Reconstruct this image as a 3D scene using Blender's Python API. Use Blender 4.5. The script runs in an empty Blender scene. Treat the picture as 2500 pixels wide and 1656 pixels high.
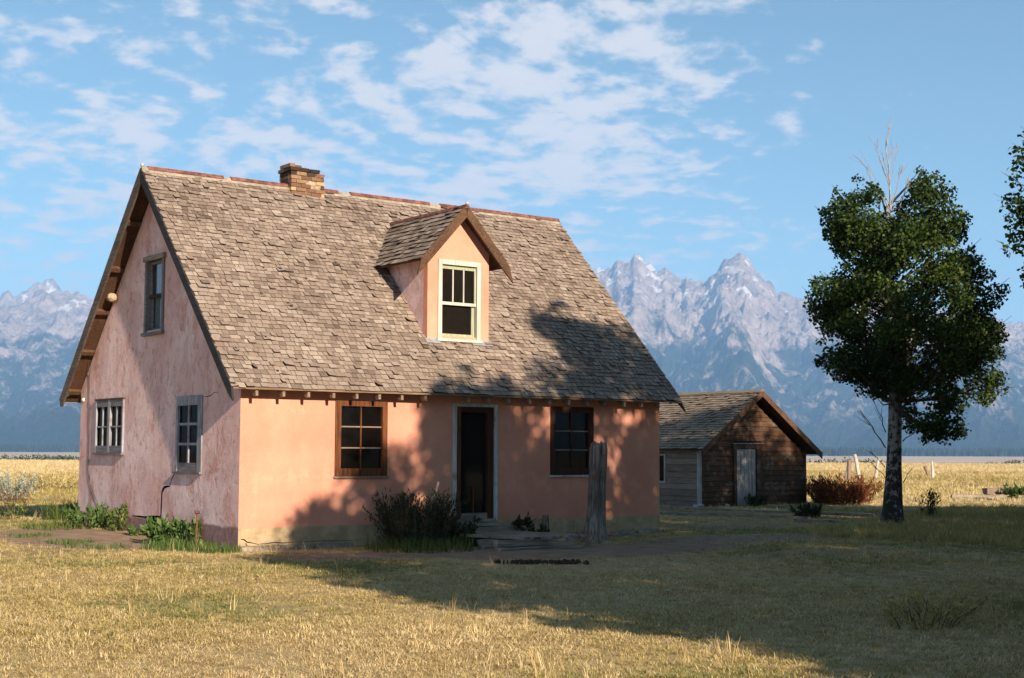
import bpy, bmesh, math, random
import numpy as np
from mathutils import Vector, Matrix

R = math.radians
scn = bpy.context.scene
COL = scn.collection

# ------------------------------------------------------------------ camera
CAM_LOC = Vector((-10.127, -20.968, 1.6))
YAW, PITCH, ROLL, FPX = -0.6382, 0.0790, 0.0043, 3472.0
SW, SH = 2500.0, 1656.0
cam = bpy.data.cameras.new('camera')
cam.sensor_width = 36.0
cam.lens = 50.0
cam.clip_start = 0.1
cam.clip_end = 80000.0
cam_o = bpy.data.objects.new('camera', cam)
COL.objects.link(cam_o)
_f = Vector((-math.sin(YAW) * math.cos(PITCH), math.cos(YAW) * math.cos(PITCH), math.sin(PITCH)))
_r = Vector((math.cos(YAW), math.sin(YAW), 0))
_u = _r.cross(_f)
_r2 = _r * math.cos(ROLL) + _u * math.sin(ROLL)
_u2 = -_r * math.sin(ROLL) + _u * math.cos(ROLL)
M = Matrix((( _r2.x, _u2.x, -_f.x, CAM_LOC.x), (_r2.y, _u2.y, -_f.y, CAM_LOC.y), (_r2.z, _u2.z, -_f.z, CAM_LOC.z), (0, 0, 0, 1)))
cam_o.matrix_world = M
scn.camera = cam_o
FH = Vector((-math.sin(YAW), math.cos(YAW), 0))      # horizontal view direction
RH = _r.copy()


def px_dir(x, y):
    return _f + _r2 * ((x - SW / 2) / FPX) - _u2 * ((y - SH / 2) / FPX)


# ------------------------------------------------------------------ sun, sky, exposure
SUN_DIR = Vector((0.117, 1.0, -0.413)).normalized()     # the way the light travels
SUN_EL = math.asin(-SUN_DIR.z)
sun = bpy.data.lights.new('sun', 'SUN')
sun.energy = 5.0
sun.angle = R(0.53)
sun.color = (1.0, 0.86, 0.70)
sun_o = bpy.data.objects.new('sun', sun)
COL.objects.link(sun_o)
sun_o.rotation_euler = SUN_DIR.to_track_quat('-Z', 'Y').to_euler()
sun_o.location = (0, -30, 40)

world = bpy.data.worlds.new('World')
scn.world = world
world.use_nodes = True
SKY_STRENGTH = 0.053


class NT:
    """small node-tree helper"""
    def __init__(self, tree):
        self.t = tree
        self.n = tree.nodes
        self.l = tree.links

    def node(self, kind, **kw):
        nd = self.n.new(kind)
        for k, v in kw.items():
            setattr(nd, k, v)
        return nd

    def link(self, a, b):
        self.l.new(a, b)

    def setin(self, sock, v):
        if isinstance(v, bpy.types.NodeSocket):
            self.l.new(v, sock)
        elif v is not None:
            if sock.type == 'RGBA' and len(v) == 3:
                v = (*v, 1.0)
            sock.default_value = v

    def math(self, op, a, b=None, c=None, clamp=False):
        nd = self.node('ShaderNodeMath', operation=op, use_clamp=clamp)
        self.setin(nd.inputs[0], a)
        if b is not None:
            self.setin(nd.inputs[1], b)
        if c is not None:
            self.setin(nd.inputs[2], c)
        return nd.outputs[0]

    def vmath(self, op, a, b=None, out=0):
        nd = self.node('ShaderNodeVectorMath', operation=op)
        self.setin(nd.inputs[0], a)
        if b is not None:
            self.setin(nd.inputs[1], b)
        return nd.outputs[out]

    def mapr(self, v, a, b, c=0.0, d=1.0, smooth=True):
        nd = self.node('ShaderNodeMapRange', interpolation_type='SMOOTHSTEP' if smooth else 'LINEAR')
        self.setin(nd.inputs[0], v)
        for i, q in enumerate((a, b, c, d)):
            self.setin(nd.inputs[1 + i], q)
        return nd.outputs[0]

    def noise(self, vec, scale, detail=4.0, rough=0.55, dist=0.0, out=0):
        nd = self.node('ShaderNodeTexNoise')
        if vec is not None:
            self.link(vec, nd.inputs['Vector'])
        nd.inputs['Scale'].default_value = scale
        nd.inputs['Detail'].default_value = detail
        nd.inputs['Roughness'].default_value = rough
        nd.inputs['Distortion'].default_value = dist
        return nd.outputs[out]

    def mix(self, fac, a, b, blend='MIX'):
        nd = self.node('ShaderNodeMix', data_type='RGBA', blend_type=blend)
        self.setin(nd.inputs['Factor'], fac)
        self.setin(nd.inputs['A'] if False else nd.inputs[6], a)
        self.setin(nd.inputs[7], b)
        return nd.outputs[2]

    def mapping(self, vec, scale=(1, 1, 1), loc=(0, 0, 0), rot=(0, 0, 0)):
        nd = self.node('ShaderNodeMapping')
        self.link(vec, nd.inputs['Vector'])
        nd.inputs['Scale'].default_value = scale
        nd.inputs['Location'].default_value = loc
        nd.inputs['Rotation'].default_value = rot
        return nd.outputs[0]


def build_world():
    t = NT(world.node_tree)
    t.n.clear()
    out = t.node('ShaderNodeOutputWorld')
    bg = t.node('ShaderNodeBackground')
    t.link(bg.outputs[0], out.inputs['Surface'])
    sky = t.node('ShaderNodeTexSky', sky_type='NISHITA')
    sky.sun_disc = False
    sky.sun_elevation = SUN_EL
    sky.sun_rotation = math.pi + math.atan2(-SUN_DIR.x, SUN_DIR.y) * -1
    sky.altitude = 2000
    sky.air_density = 1.0
    sky.dust_density = 0.6
    sky.ozone_density = 1.6
    bg.inputs['Strength'].default_value = SKY_STRENGTH
    # a sheet of broken cloud: directions meet a level layer, so cells shrink towards the horizon
    d = t.node('ShaderNodeTexCoord').outputs['Generated']
    a = t.vmath('DOT_PRODUCT', d, tuple(RH), out=1)
    w = t.vmath('DOT_PRODUCT', d, tuple(FH), out=1)
    sx = t.node('ShaderNodeSeparateXYZ')
    t.link(d, sx.inputs[0])
    z = t.math('MAXIMUM', sx.outputs[2], 0.012)
    zc = t.math('ADD', z, 0.20)
    cx = t.node('ShaderNodeCombineXYZ')
    t.link(t.math('DIVIDE', a, zc), cx.inputs[0])
    t.link(t.math('DIVIDE', w, zc), cx.inputs[1])
    p = cx.outputs[0]
    warp = t.noise(p, 1.6, 3.0, 0.5, out=1)
    wv = t.vmath('SCALE', t.vmath('SUBTRACT', warp, (0.5, 0.5, 0.5)), None)
    wv.node.inputs['Scale'].default_value = 0.16
    pw = t.vmath('ADD', p, wv)
    pm = t.mapping(pw, scale=(1.7, 2.2, 1.0), loc=CLOUD_OFF, rot=(0, 0, R(-12)))
    n1 = t.noise(pm, 1.7, 2.0, 0.5)
    n3 = t.noise(t.mapping(pw, scale=(1.95, 1.9, 1.0), loc=CLOUD_OFF2, rot=(0, 0, R(-12))), 7.2, 6.0, 0.56)
    pm2 = t.mapping(p, scale=(1.6, 1.2, 1.0), loc=(3.1, 9.7, 0.0))
    n2 = t.noise(pm2, 0.55, 2.0, 0.5)
    f = t.math('ADD', t.math('MULTIPLY', n1, 0.33), t.math('MULTIPLY', n3, 0.67))
    f = t.math('ADD', f, t.math('MULTIPLY', t.math('SUBTRACT', n2, 0.5), 0.15))
    # the sheet thins out to the right of the view, as a bank of cloud ends
    edge = t.math('DIVIDE', a, t.math('MAXIMUM', w, 0.05))
    ev = t.math('SUBTRACT', z, t.math('MULTIPLY', edge, 0.20))
    bank = t.math('ADD', t.math('POWER', t.math('DIVIDE', t.math('ADD', edge, 0.03), 0.21), 2.0), t.math('POWER', t.math('DIVIDE', t.math('SUBTRACT', ev, 0.19), 0.11), 2.0))
    f = t.math('ADD', f, t.mapr(bank, 0.0, 1.6, 0.034, -0.006))
    f = t.math('SUBTRACT', f, t.mapr(edge, 0.10, 0.27, 0.0, 0.16))
    f = t.math('SUBTRACT', f, t.mapr(z, 0.36, 0.60, 0.0, 0.22))       # clear overhead
    cov = t.mapr(f, 0.445, 0.595, 0.0, 0.92)
    low = t.mapr(z, 0.01, 0.09, 0.35, 1.0)
    cov = t.math('MULTIPLY', cov, low)
    # thicker cloud is a little greyer underneath
    dens = t.mapr(f, 0.56, 0.78)
    ccol = t.mix(dens, CLOUD_THIN, CLOUD_THICK)
    hs = t.node('ShaderNodeHueSaturation')
    hs.inputs['Saturation'].default_value = SKY_SAT
    hs.inputs['Value'].default_value = SKY_VAL
    t.link(sky.outputs[0], hs.inputs['Color'])
    tint = t.mix(1.0, hs.outputs[0], SKY_TINT, blend='MULTIPLY')
    col = t.mix(cov, tint, ccol)
    t.link(col, bg.inputs['Color'])


CLOUD_OFF = (4.5, 2.21, 0.0)
CLOUD_OFF2 = (1.7, 4.2, 0.0)
CLOUD_THIN = (7.4, 7.0, 6.9)
CLOUD_THICK = (7.9, 7.3, 7.0)
SKY_SAT, SKY_VAL = 1.0, 1.0
SKY_TINT = (0.98, 1.15, 1.02)
build_world()

vs = scn.view_settings
vs.view_transform = 'Standard'
vs.look = 'None'
vs.exposure = 1.2
vs.gamma = 1.0
vs.use_curve_mapping = False
scn.render.film_transparent = False
cy = scn.cycles
cy.use_denoising = True
cy.use_adaptive_sampling = True
cy.max_bounces = 6
cy.diffuse_bounces = 3
cy.glossy_bounces = 3
cy.transmission_bounces = 4
cy.transparent_max_bounces = 12
cy.volume_bounces = 1
cy.sample_clamp_indirect = 6.0

random.seed(11)
rng = np.random.default_rng(11)


# ------------------------------------------------------------------ helpers
class MB:
    def __init__(self):
        self.v, self.f, self.m, self.t = [], [], [], []

    def add(self, vs_, fs, mat=0, tone=0.5):
        o = len(self.v)
        self.v.extend([tuple(q) for q in vs_])
        self.t.extend([tone] * len(vs_))
        for q in fs:
            self.f.append(tuple(i + o for i in q))
            self.m.append(mat)
        return o

    def hexa(self, p, mat=0, tone=0.5):
        """p: 8 points, bottom 4 (ccw) then top 4"""
        self.add(p, [(3, 2, 1, 0), (4, 5, 6, 7), (0, 1, 5, 4), (1, 2, 6, 5), (2, 3, 7, 6), (3, 0, 4, 7)], mat, tone)

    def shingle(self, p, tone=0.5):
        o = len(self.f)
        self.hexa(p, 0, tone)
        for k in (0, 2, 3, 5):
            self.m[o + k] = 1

    def box(self, x0, x1, y0, y1, z0, z1, mat=0, tone=0.5):
        self.hexa([(x0, y0, z0), (x1, y0, z0), (x1, y1, z0), (x0, y1, z0), (x0, y0, z1), (x1, y0, z1), (x1, y1, z1), (x0, y1, z1)], mat, tone)

    def mbox(self, fn, s0, s1, t0, t1, d0, d1, mat=0, tone=0.5):
        """box in wall coordinates: s along, t up, d outward"""
        self.hexa([fn(s0, t0, d1), fn(s1, t0, d1), fn(s1, t0, d0), fn(s0, t0, d0), fn(s0, t1, d1), fn(s1, t1, d1), fn(s1, t1, d0), fn(s0, t1, d0)], mat, tone)

    def tube(self, pts, rad, n=6, tone=0.5, cap=True, mat=0):
        rings = []
        prev = None
        for i, p in enumerate(pts):
            p = Vector(p)
            a = Vector(pts[max(0, i - 1)])
            b = Vector(pts[min(len(pts) - 1, i + 1)])
            d = (b - a)
            d = d.normalized() if d.length > 1e-9 else Vector((0, 0, 1))
            ref = prev if prev is not None else (Vector((1, 0, 0)) if abs(d.x) < 0.9 else Vector((0, 1, 0)))
            e1 = (ref - d * ref.dot(d)).normalized()
            prev = e1
            e2 = d.cross(e1)
            r_ = rad[i]
            rings.append([p + (e1 * math.cos(k * 2 * math.pi / n) + e2 * math.sin(k * 2 * math.pi / n)) * r_ for k in range(n)])
        vs_ = [q for rg in rings for q in rg]
        fs = []
        for i in range(len(rings) - 1):
            for k in range(n):
                fs.append((i * n + k, i * n + (k + 1) % n, (i + 1) * n + (k + 1) % n, (i + 1) * n + k))
        if cap:
            fs.append(tuple(range(n - 1, -1, -1)))
            fs.append(tuple((len(rings) - 1) * n + k for k in range(n)))
        self.add(vs_, fs, mat, tone)

    def mesh(self, name, mats):
        me = bpy.data.meshes.new(name)
        me.from_pydata(self.v, [], self.f)
        for m_ in mats:
            me.materials.append(m_)
        if any(self.m):
            me.polygons.foreach_set('material_index', self.m)
        at = me.attributes.new('tone', 'FLOAT', 'POINT')
        at.data.foreach_set('value', np.array(self.t, dtype=np.float32))
        me.update()
        return me


def link(o, parent=None):
    COL.objects.link(o)
    if parent is not None:
        o.parent = parent
        L = parent.get('_w')
        if L is not None:
            o.matrix_parent_inverse = Matrix.Translation(-Vector(L))
    return o


def mk(name, mb, mat, parent=None, smooth=False):
    mats = mat if isinstance(mat, (list, tuple)) else [mat]
    me = mb.mesh(name, mats)
    if smooth:
        me.polygons.foreach_set('use_smooth', [True] * len(me.polygons))
    return link(bpy.data.objects.new(name, me), parent)


def empty(name, loc=(0, 0, 0), parent=None):
    o = bpy.data.objects.new(name, None)
    o.empty_display_size = 0.2
    o.location = loc
    o['_w'] = list(loc)
    link(o, parent)
    return o


def tag(o, label=None, cat=None, group=None, kind=None):
    if label:
        o['label'] = label
    if cat:
        o['category'] = cat
    if group:
        o['group'] = group
    if kind:
        o['kind'] = kind
    return o


def np_mesh(name, verts, faces, mat, tone=None, smooth=False):
    me = bpy.data.meshes.new(name)
    verts = np.asarray(verts, dtype=np.float32)
    faces = np.asarray(faces, dtype=np.int32)
    k = faces.shape[1]
    me.vertices.add(len(verts))
    me.vertices.foreach_set('co', verts.ravel())
    me.loops.add(faces.size)
    me.loops.foreach_set('vertex_index', faces.ravel())
    me.polygons.add(len(faces))
    me.polygons.foreach_set('loop_start', np.arange(len(faces), dtype=np.int32) * k)
    me.polygons.foreach_set('loop_total', np.full(len(faces), k, dtype=np.int32))
    if smooth:
        me.polygons.foreach_set('use_smooth', np.ones(len(faces), dtype=bool))
    me.materials.append(mat)
    if tone is not None:
        at = me.attributes.new('tone', 'FLOAT', 'POINT')
        at.data.foreach_set('value', np.asarray(tone, dtype=np.float32))
    me.update(calc_edges=True)
    me.validate()
    return me


# lattice value noise for shapes
def _hash(ix, iy, seed):
    h = (ix.astype(np.int64) * 374761393 + iy.astype(np.int64) * 668265263 + seed * 974711) & 0xFFFFFFFF
    h = ((h ^ (h >> 13)) * 1274126177) & 0xFFFFFFFF
    h = h ^ (h >> 16)
    return (h & 0xFFFFFF) / float(0xFFFFFF)


def vnoise(x, y, seed=0):
    x = np.asarray(x, float)
    y = np.asarray(y, float)
    ix, iy = np.floor(x), np.floor(y)
    fx, fy = x - ix, y - iy
    fx = fx * fx * fx * (fx * (fx * 6 - 15) + 10)
    fy = fy * fy * fy * (fy * (fy * 6 - 15) + 10)
    a, b = _hash(ix, iy, seed), _hash(ix + 1, iy, seed)
    c, d = _hash(ix, iy + 1, seed), _hash(ix + 1, iy + 1, seed)
    return (a * (1 - fx) + b * fx) * (1 - fy) + (c * (1 - fx) + d * fx) * fy


def fbm(x, y, oct=5, seed=0, gain=0.5, ridged=False):
    s, amp, tot = 0.0, 1.0, 0.0
    for o in range(oct):
        n = vnoise(x * 2 ** o + 17.3 * o, y * 2 ** o - 9.1 * o, seed + o * 7)
        if ridged:
            n = 1 - np.abs(2 * n - 1)
        s = s + n * amp
        tot += amp
        amp *= gain
    return s / tot


def sstep(a, b, x):
    t = np.clip((x - a) / (b - a), 0, 1)
    return t * t * (3 - 2 * t)


# ------------------------------------------------------------------ materials
MATS = {}


def new_mat(name):
    m = bpy.data.materials.new(name)
    m.use_nodes = True
    t = NT(m.node_tree)
    b = t.n['Principled BSDF']
    b.inputs['Specular IOR Level'].default_value = 0.25
    MATS[name] = m
    return m, t, b


def obj_co(t):
    return t.node('ShaderNodeTexCoord').outputs['Object']


def geo_pos(t):
    return t.node('ShaderNodeNewGeometry').outputs['Position']


def bump(t, b, h, strength=0.4, dist=0.01):
    nd = t.node('ShaderNodeBump')
    nd.inputs['Strength'].default_value = strength
    nd.inputs['Distance'].default_value = dist
    t.link(h, nd.inputs['Height'])
    t.link(nd.outputs[0], b.inputs['Normal'])


def wood(name, c1, c2, axis=0, rough=0.85, scale=1.0, stain=None, tone=False):
    """weathered wood, grain along the given axis"""
    m, t, b = new_mat(name)
    sc = [38.0 * scale] * 3
    sc[axis] = 2.2 * scale
    p = geo_pos(t)
    n = t.noise(t.mapping(p, scale=tuple(sc)), 1.0, 5.0, 0.62)
    n2 = t.noise(p, 1.7, 4.0, 0.6)
    f = t.math('ADD', t.math('MULTIPLY', n, 0.75), t.math('MULTIPLY', n2, 0.35))
    f = t.mapr(f, 0.38, 0.72)
    if tone:
        at = t.node('ShaderNodeAttribute', attribute_name='tone')
        f = t.math('ADD', t.math('MULTIPLY', f, 0.55), t.math('MULTIPLY', at.outputs['Fac'], 0.55), clamp=True)
    c = t.mix(f, c1, c2)
    if stain:
        s = t.mapr(t.noise(p, 3.3, 5.0, 0.65), 0.52, 0.68)
        c = t.mix(s, c, stain)
    t.link(c, b.inputs['Base Color'])
    b.inputs['Roughness'].default_value = rough
    bump(t, b, n, 0.5, 0.006)
    return m


def plain(name, c, rough=0.7, var=0.15, scale=6.0, metallic=0.0, bumpy=0.0):
    m, t, b = new_mat(name)
    n = t.noise(geo_pos(t), scale, 5.0, 0.6)
    lo = tuple(q * (1 - var * 1.6) for q in c)
    hi = tuple(min(1.0, q * (1 + var)) for q in c)
    t.link(t.mix(t.mapr(n, 0.3, 0.7), lo, hi), b.inputs['Base Color'])
    b.inputs['Roughness'].default_value = rough
    b.inputs['Metallic'].default_value = metallic
    if bumpy:
        bump(t, b, n, bumpy, 0.01)
    return m


def mat_stucco_front():
    m, t, b = new_mat('stucco_salmon')
    p = geo_pos(t)
    sx = t.node('ShaderNodeSeparateXYZ')
    t.link(p, sx.inputs[0])
    big = t.noise(p, 0.9, 4.0, 0.6)
    fine = t.noise(p, 26.0, 5.0, 0.65)
    c = t.mix(t.mapr(big, 0.3, 0.72), (0.59, 0.245, 0.158), (0.69, 0.320, 0.212))
    c = t.mix(t.mapr(fine, 0.45, 0.75, 0.0, 0.35), c, (0.50, 0.20, 0.13))
    # thin dirty runs
    run = t.noise(t.mapping(p, scale=(9.0, 9.0, 0.7)), 1.0, 4.0, 0.6)
    c = t.mix(t.mapr(run, 0.54, 0.74, 0.0, 0.40), c, (0.50, 0.25, 0.16))
    pt = t.noise(p, 2.3, 6.0, 0.7)
    c = t.mix(t.mapr(pt, 0.52, 0.66, 0.0, 0.38), c, (0.74, 0.40, 0.26))
    c = t.mix(t.mapr(t.noise(p, 60.0, 3.0, 0.6), 0.62, 0.72, 0.0, 0.5), c, (0.42, 0.19, 0.12))
    # bare rendering under the paint line
    edge = t.math('ADD', sx.outputs[2], t.math('MULTIPLY', t.math('SUBTRACT', t.noise(p, 5.0, 3.0), 0.5), 0.03))
    low = t.mapr(edge, 0.37, 0.345)
    c2 = t.mix(t.mapr(t.noise(p, 4.0, 6.0, 0.7), 0.3, 0.7), (0.30, 0.215, 0.12), (0.50, 0.37, 0.22))
    c = t.mix(low, c, c2)
    t.link(c, b.inputs['Base Color'])
    b.inputs['Roughness'].default_value = 0.92
    b.inputs['Specular IOR Level'].default_value = 0.1
    h = t.math('ADD', t.math('MULTIPLY', fine, 0.5), t.noise(p, 7.0, 3.0, 0.5))
    bump(t, b, h, 0.35, 0.012)


def mat_stucco_gable():
    m, t, b = new_mat('stucco_weathered_pink')
    p = geo_pos(t)
    sx = t.node('ShaderNodeSeparateXYZ')
    t.link(p, sx.inputs[0])
    wv = t.vmath('SCALE', t.vmath('SUBTRACT', t.noise(p, 2.2, 3.0, 0.6, out=1), (0.5, 0.5, 0.5)), None)
    wv.node.inputs['Scale'].default_value = 0.5
    pw = t.vmath('ADD', p, wv)
    big = t.noise(pw, 0.8, 5.0, 0.62)
    blot = t.noise(pw, 2.6, 7.0, 0.7)
    st = t.noise(t.mapping(pw, scale=(3.6, 3.6, 1.1)), 1.0, 7.0, 0.70)
    st2 = t.noise(t.mapping(pw, scale=(9.0, 9.0, 3.4), loc=(4, 7, 2)), 1.0, 7.0, 0.72)
    c = t.mix(t.mapr(big, 0.33, 0.68), (0.68, 0.41, 0.365), (0.84, 0.60, 0.55))
    c = t.mix(t.mapr(blot, 0.48, 0.63, 0.0, 0.6), c, (0.56, 0.375, 0.355))
    c = t.mix(t.mapr(st, 0.50, 0.64, 0.0, 0.75), c, (0.56, 0.255, 0.195))
    c = t.mix(t.mapr(st2, 0.54, 0.66, 0.0, 0.72), c, (0.31, 0.195, 0.185))
    st3 = t.noise(t.mapping(pw, scale=(8.0, 8.0, 4.0), loc=(1, 2, 9)), 1.0, 6.0, 0.7)
    c = t.mix(t.mapr(st3, 0.53, 0.68, 0.0, 0.6), c, (0.80, 0.66, 0.61))
    edge = t.math('ADD', sx.outputs[2], t.math('MULTIPLY', t.math('SUBTRACT', t.noise(p, 2.6, 4.0), 0.5), 0.12))
    low = t.mapr(edge, 0.40, 0.345, 0.0, 0.85)
    c2 = t.mix(t.mapr(t.noise(p, 11.0, 6.0, 0.7), 0.3, 0.7), (0.13, 0.065, 0.065), (0.32, 0.18, 0.165))
    c = t.mix(low, c, c2)
    t.link(c, b.inputs['Base Color'])
    b.inputs['Roughness'].default_value = 0.95
    b.inputs['Specular IOR Level'].default_value = 0.1
    h = t.math('ADD', t.noise(t.mapping(pw, scale=(7, 7, 4.5)), 1.0, 8.0, 0.72), t.math('MULTIPLY', t.noise(p, 34.0, 4.0, 0.7), 0.4))
    bump(t, b, h, 0.7, 0.026)


def mat_shingle(name, cA, cB, cC):
    m, t, b = new_mat(name)
    p = geo_pos(t)
    at = t.node('ShaderNodeAttribute', attribute_name='tone').outputs['Fac']
    grain = t.noise(t.mapping(p, scale=(60.0, 6.0, 6.0)), 1.0, 4.0, 0.6)
    patch = t.noise(p, 0.8, 4.0, 0.6)
    f = t.math('ADD', t.math('MULTIPLY', at, 0.62), t.math('MULTIPLY', grain, 0.38))
    f = t.math('ADD', f, t.math('MULTIPLY', t.math('SUBTRACT', patch, 0.5), 0.45))
    rp = t.node('ShaderNodeValToRGB')
    e = rp.color_ramp.elements
    e[0].position, e[0].color = 0.18, (*cA, 1)
    e[1].position, e[1].color = 0.80, (*cC, 1)
    k = e.new(0.48)
    k.color = (*cB, 1)
    t.link(f, rp.inputs[0])
    spots = t.mapr(t.noise(p, 9.0, 5.0, 0.7), 0.58, 0.72, 0.0, 0.55)
    c = t.mix(spots, rp.outputs[0], (0.09, 0.066, 0.05))
    t.link(c, b.inputs['Base Color'])
    b.inputs['Roughness'].default_value = 0.9
    bump(t, b, grain, 0.35, 0.004)


def mat_glass(name, tint=(0.02, 0.02, 0.02), refl=0.10, trans=0.55, ior=1.5):
    m, t, b = new_mat(name)
    t.n.remove(b)
    out = t.n['Material Output']
    lw = t.node('ShaderNodeLayerWeight')
    fz = t.math('MULTIPLY', t.math('POWER', lw.outputs['Facing'], 4.0), ior - 1.0)
    gl = t.node('ShaderNodeBsdfGlossy')
    gl.inputs['Roughness'].default_value = 0.03
    gl.inputs['Color'].default_value = (0.9, 0.93, 0.95, 1)
    tr = t.node('ShaderNodeBsdfTransparent')
    tr.inputs['Color'].default_value = (0.75, 0.78, 0.78, 1)
    df = t.node('ShaderNodeBsdfDiffuse')
    dn = t.noise(geo_pos(t), 5.0, 4.0, 0.6)
    t.link(t.mix(dn, tuple(q * 0.5 for q in tint), tuple(q * 1.6 for q in tint)), df.inputs['Color'])
    s1 = t.node('ShaderNodeMixShader')
    s1.inputs[0].default_value = trans
    t.link(df.outputs[0], s1.inputs[1])
    t.link(tr.outputs[0], s1.inputs[2])
    s2 = t.node('ShaderNodeMixShader')
    t.link(t.math('ADD', fz, refl, clamp=True), s2.inputs[0])
    t.link(s1.outputs[0], s2.inputs[1])
    t.link(gl.outputs[0], s2.inputs[2])
    t.link(s2.outputs[0], out.inputs['Surface'])
    return m


def mat_leaf(name, cA, cB, cC, trans=0.3, rand_obj=False):
    m, t, b = new_mat(name)
    at = t.node('ShaderNodeAttribute', attribute_name='tone').outputs['Fac']
    if rand_obj:
        oi = t.node('ShaderNodeObjectInfo').outputs['Random']
        at = t.math('ADD', t.math('MULTIPLY', at, 0.35), t.math('MULTIPLY', oi, 0.65))
    rp = t.node('ShaderNodeValToRGB')
    e = rp.color_ramp.elements
    e[0].position, e[0].color = 0.1, (*cA, 1)
    e[1].position, e[1].color = 0.95, (*cC, 1)
    k = e.new(0.55)
    k.color = (*cB, 1)
    t.link(at, rp.inputs[0])
    c = rp.outputs[0]
    t.link(c, b.inputs['Base Color'])
    b.inputs['Roughness'].default_value = 0.6
    b.inputs['Specular IOR Level'].default_value = 0.15
    if trans > 0:
        out = t.n['Material Output']
        tl = t.node('ShaderNodeBsdfTranslucent')
        t.link(c, tl.inputs['Color'])
        ms = t.node('ShaderNodeMixShader')
        ms.inputs[0].default_value = trans
        t.link(b.outputs[0], ms.inputs[1])
        t.link(tl.outputs[0], ms.inputs[2])
        t.link(ms.outputs[0], out.inputs['Surface'])
    return m


def mat_bark(name, light, dark):
    m, t, b = new_mat(name)
    p = geo_pos(t)
    n = t.noise(t.mapping(p, scale=(6.0, 6.0, 9.0)), 1.0, 6.0, 0.7)
    n2 = t.noise(t.mapping(p, scale=(22.0, 22.0, 4.0)), 1.0, 4.0, 0.65)
    sx = t.node('ShaderNodeSeparateXYZ')
    t.link(p, sx.inputs[0])
    f = t.math('ADD', n, t.math('MULTIPLY', t.math('SUBTRACT', n2, 0.5), 0.5))
    f = t.math('SUBTRACT', f, t.mapr(sx.outputs[2], 0.0, 2.2, 0.14, 0.0))
    c = t.mix(t.mapr(f, 0.40, 0.52), dark, light)
    t.link(c, b.inputs['Base Color'])
    b.inputs['Roughness'].default_value = 0.9
    bump(t, b, f, 0.6, 0.02)
    return m


def mat_ground():
    m, t, b = new_mat('dry_ground')
    p = geo_pos(t)
    n = t.noise(p, 0.35, 5.0, 0.6)
    n2 = t.noise(p, 3.0, 6.0, 0.7)
    n3 = t.noise(p, 22.0, 4.0, 0.7)
    straw = t.mix(t.mapr(n2, 0.3, 0.7), (0.36, 0.26, 0.13), (0.52, 0.39, 0.21))
    c = t.mix(t.mapr(n, 0.48, 0.68, 0.0, 0.5), straw, (0.30, 0.25, 0.10))
    c = t.mix(t.mapr(n3, 0.45, 0.7, 0.0, 0.55), c, (0.25, 0.165, 0.085))
    at = t.node('ShaderNodeAttribute', attribute_name='tone').outputs['Fac']       # bare earth weight
    earth = t.mix(t.mapr(n2, 0.3, 0.7), (0.22, 0.145, 0.095), (0.34, 0.235, 0.16))
    e = t.mapr(t.math('ADD', at, t.math('MULTIPLY', t.math('SUBTRACT', n2, 0.5), 0.9)), 0.40, 0.62)
    c = t.mix(e, c, earth)
    # the far plain: sage flats
    vd = t.vmath('LENGTH', p, out=1)
    fb = t.noise(t.mapping(p, scale=(0.004, 0.012, 1.0)), 1.0, 4.0, 0.6)
    sage = t.mix(t.mapr(fb, 0.35, 0.65), (0.42, 0.33, 0.26), (0.56, 0.45, 0.35))
    c = t.mix(t.mapr(vd, 330.0, 420.0), c, sage)
    # hay field before the drop
    hb = t.noise(t.mapping(p, scale=(0.05, 0.05, 1.0)), 1.0, 4.0, 0.65)
    hay = t.mix(t.mapr(hb, 0.35, 0.65), (0.50, 0.34, 0.15), (0.58, 0.44, 0.23))
    c = t.mix(t.math('MULTIPLY', t.mapr(vd, 45.0, 80.0), t.mapr(vd, 420.0, 330.0)), c, hay)
    t.link(c, b.inputs['Base Color'])
    b.inputs['Roughness'].default_value = 0.95
    b.inputs['Specular IOR Level'].default_value = 0.05
    bump(t, b, t.math('ADD', n2, t.math('MULTIPLY', n3, 0.4)), 0.5, 0.05)


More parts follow.
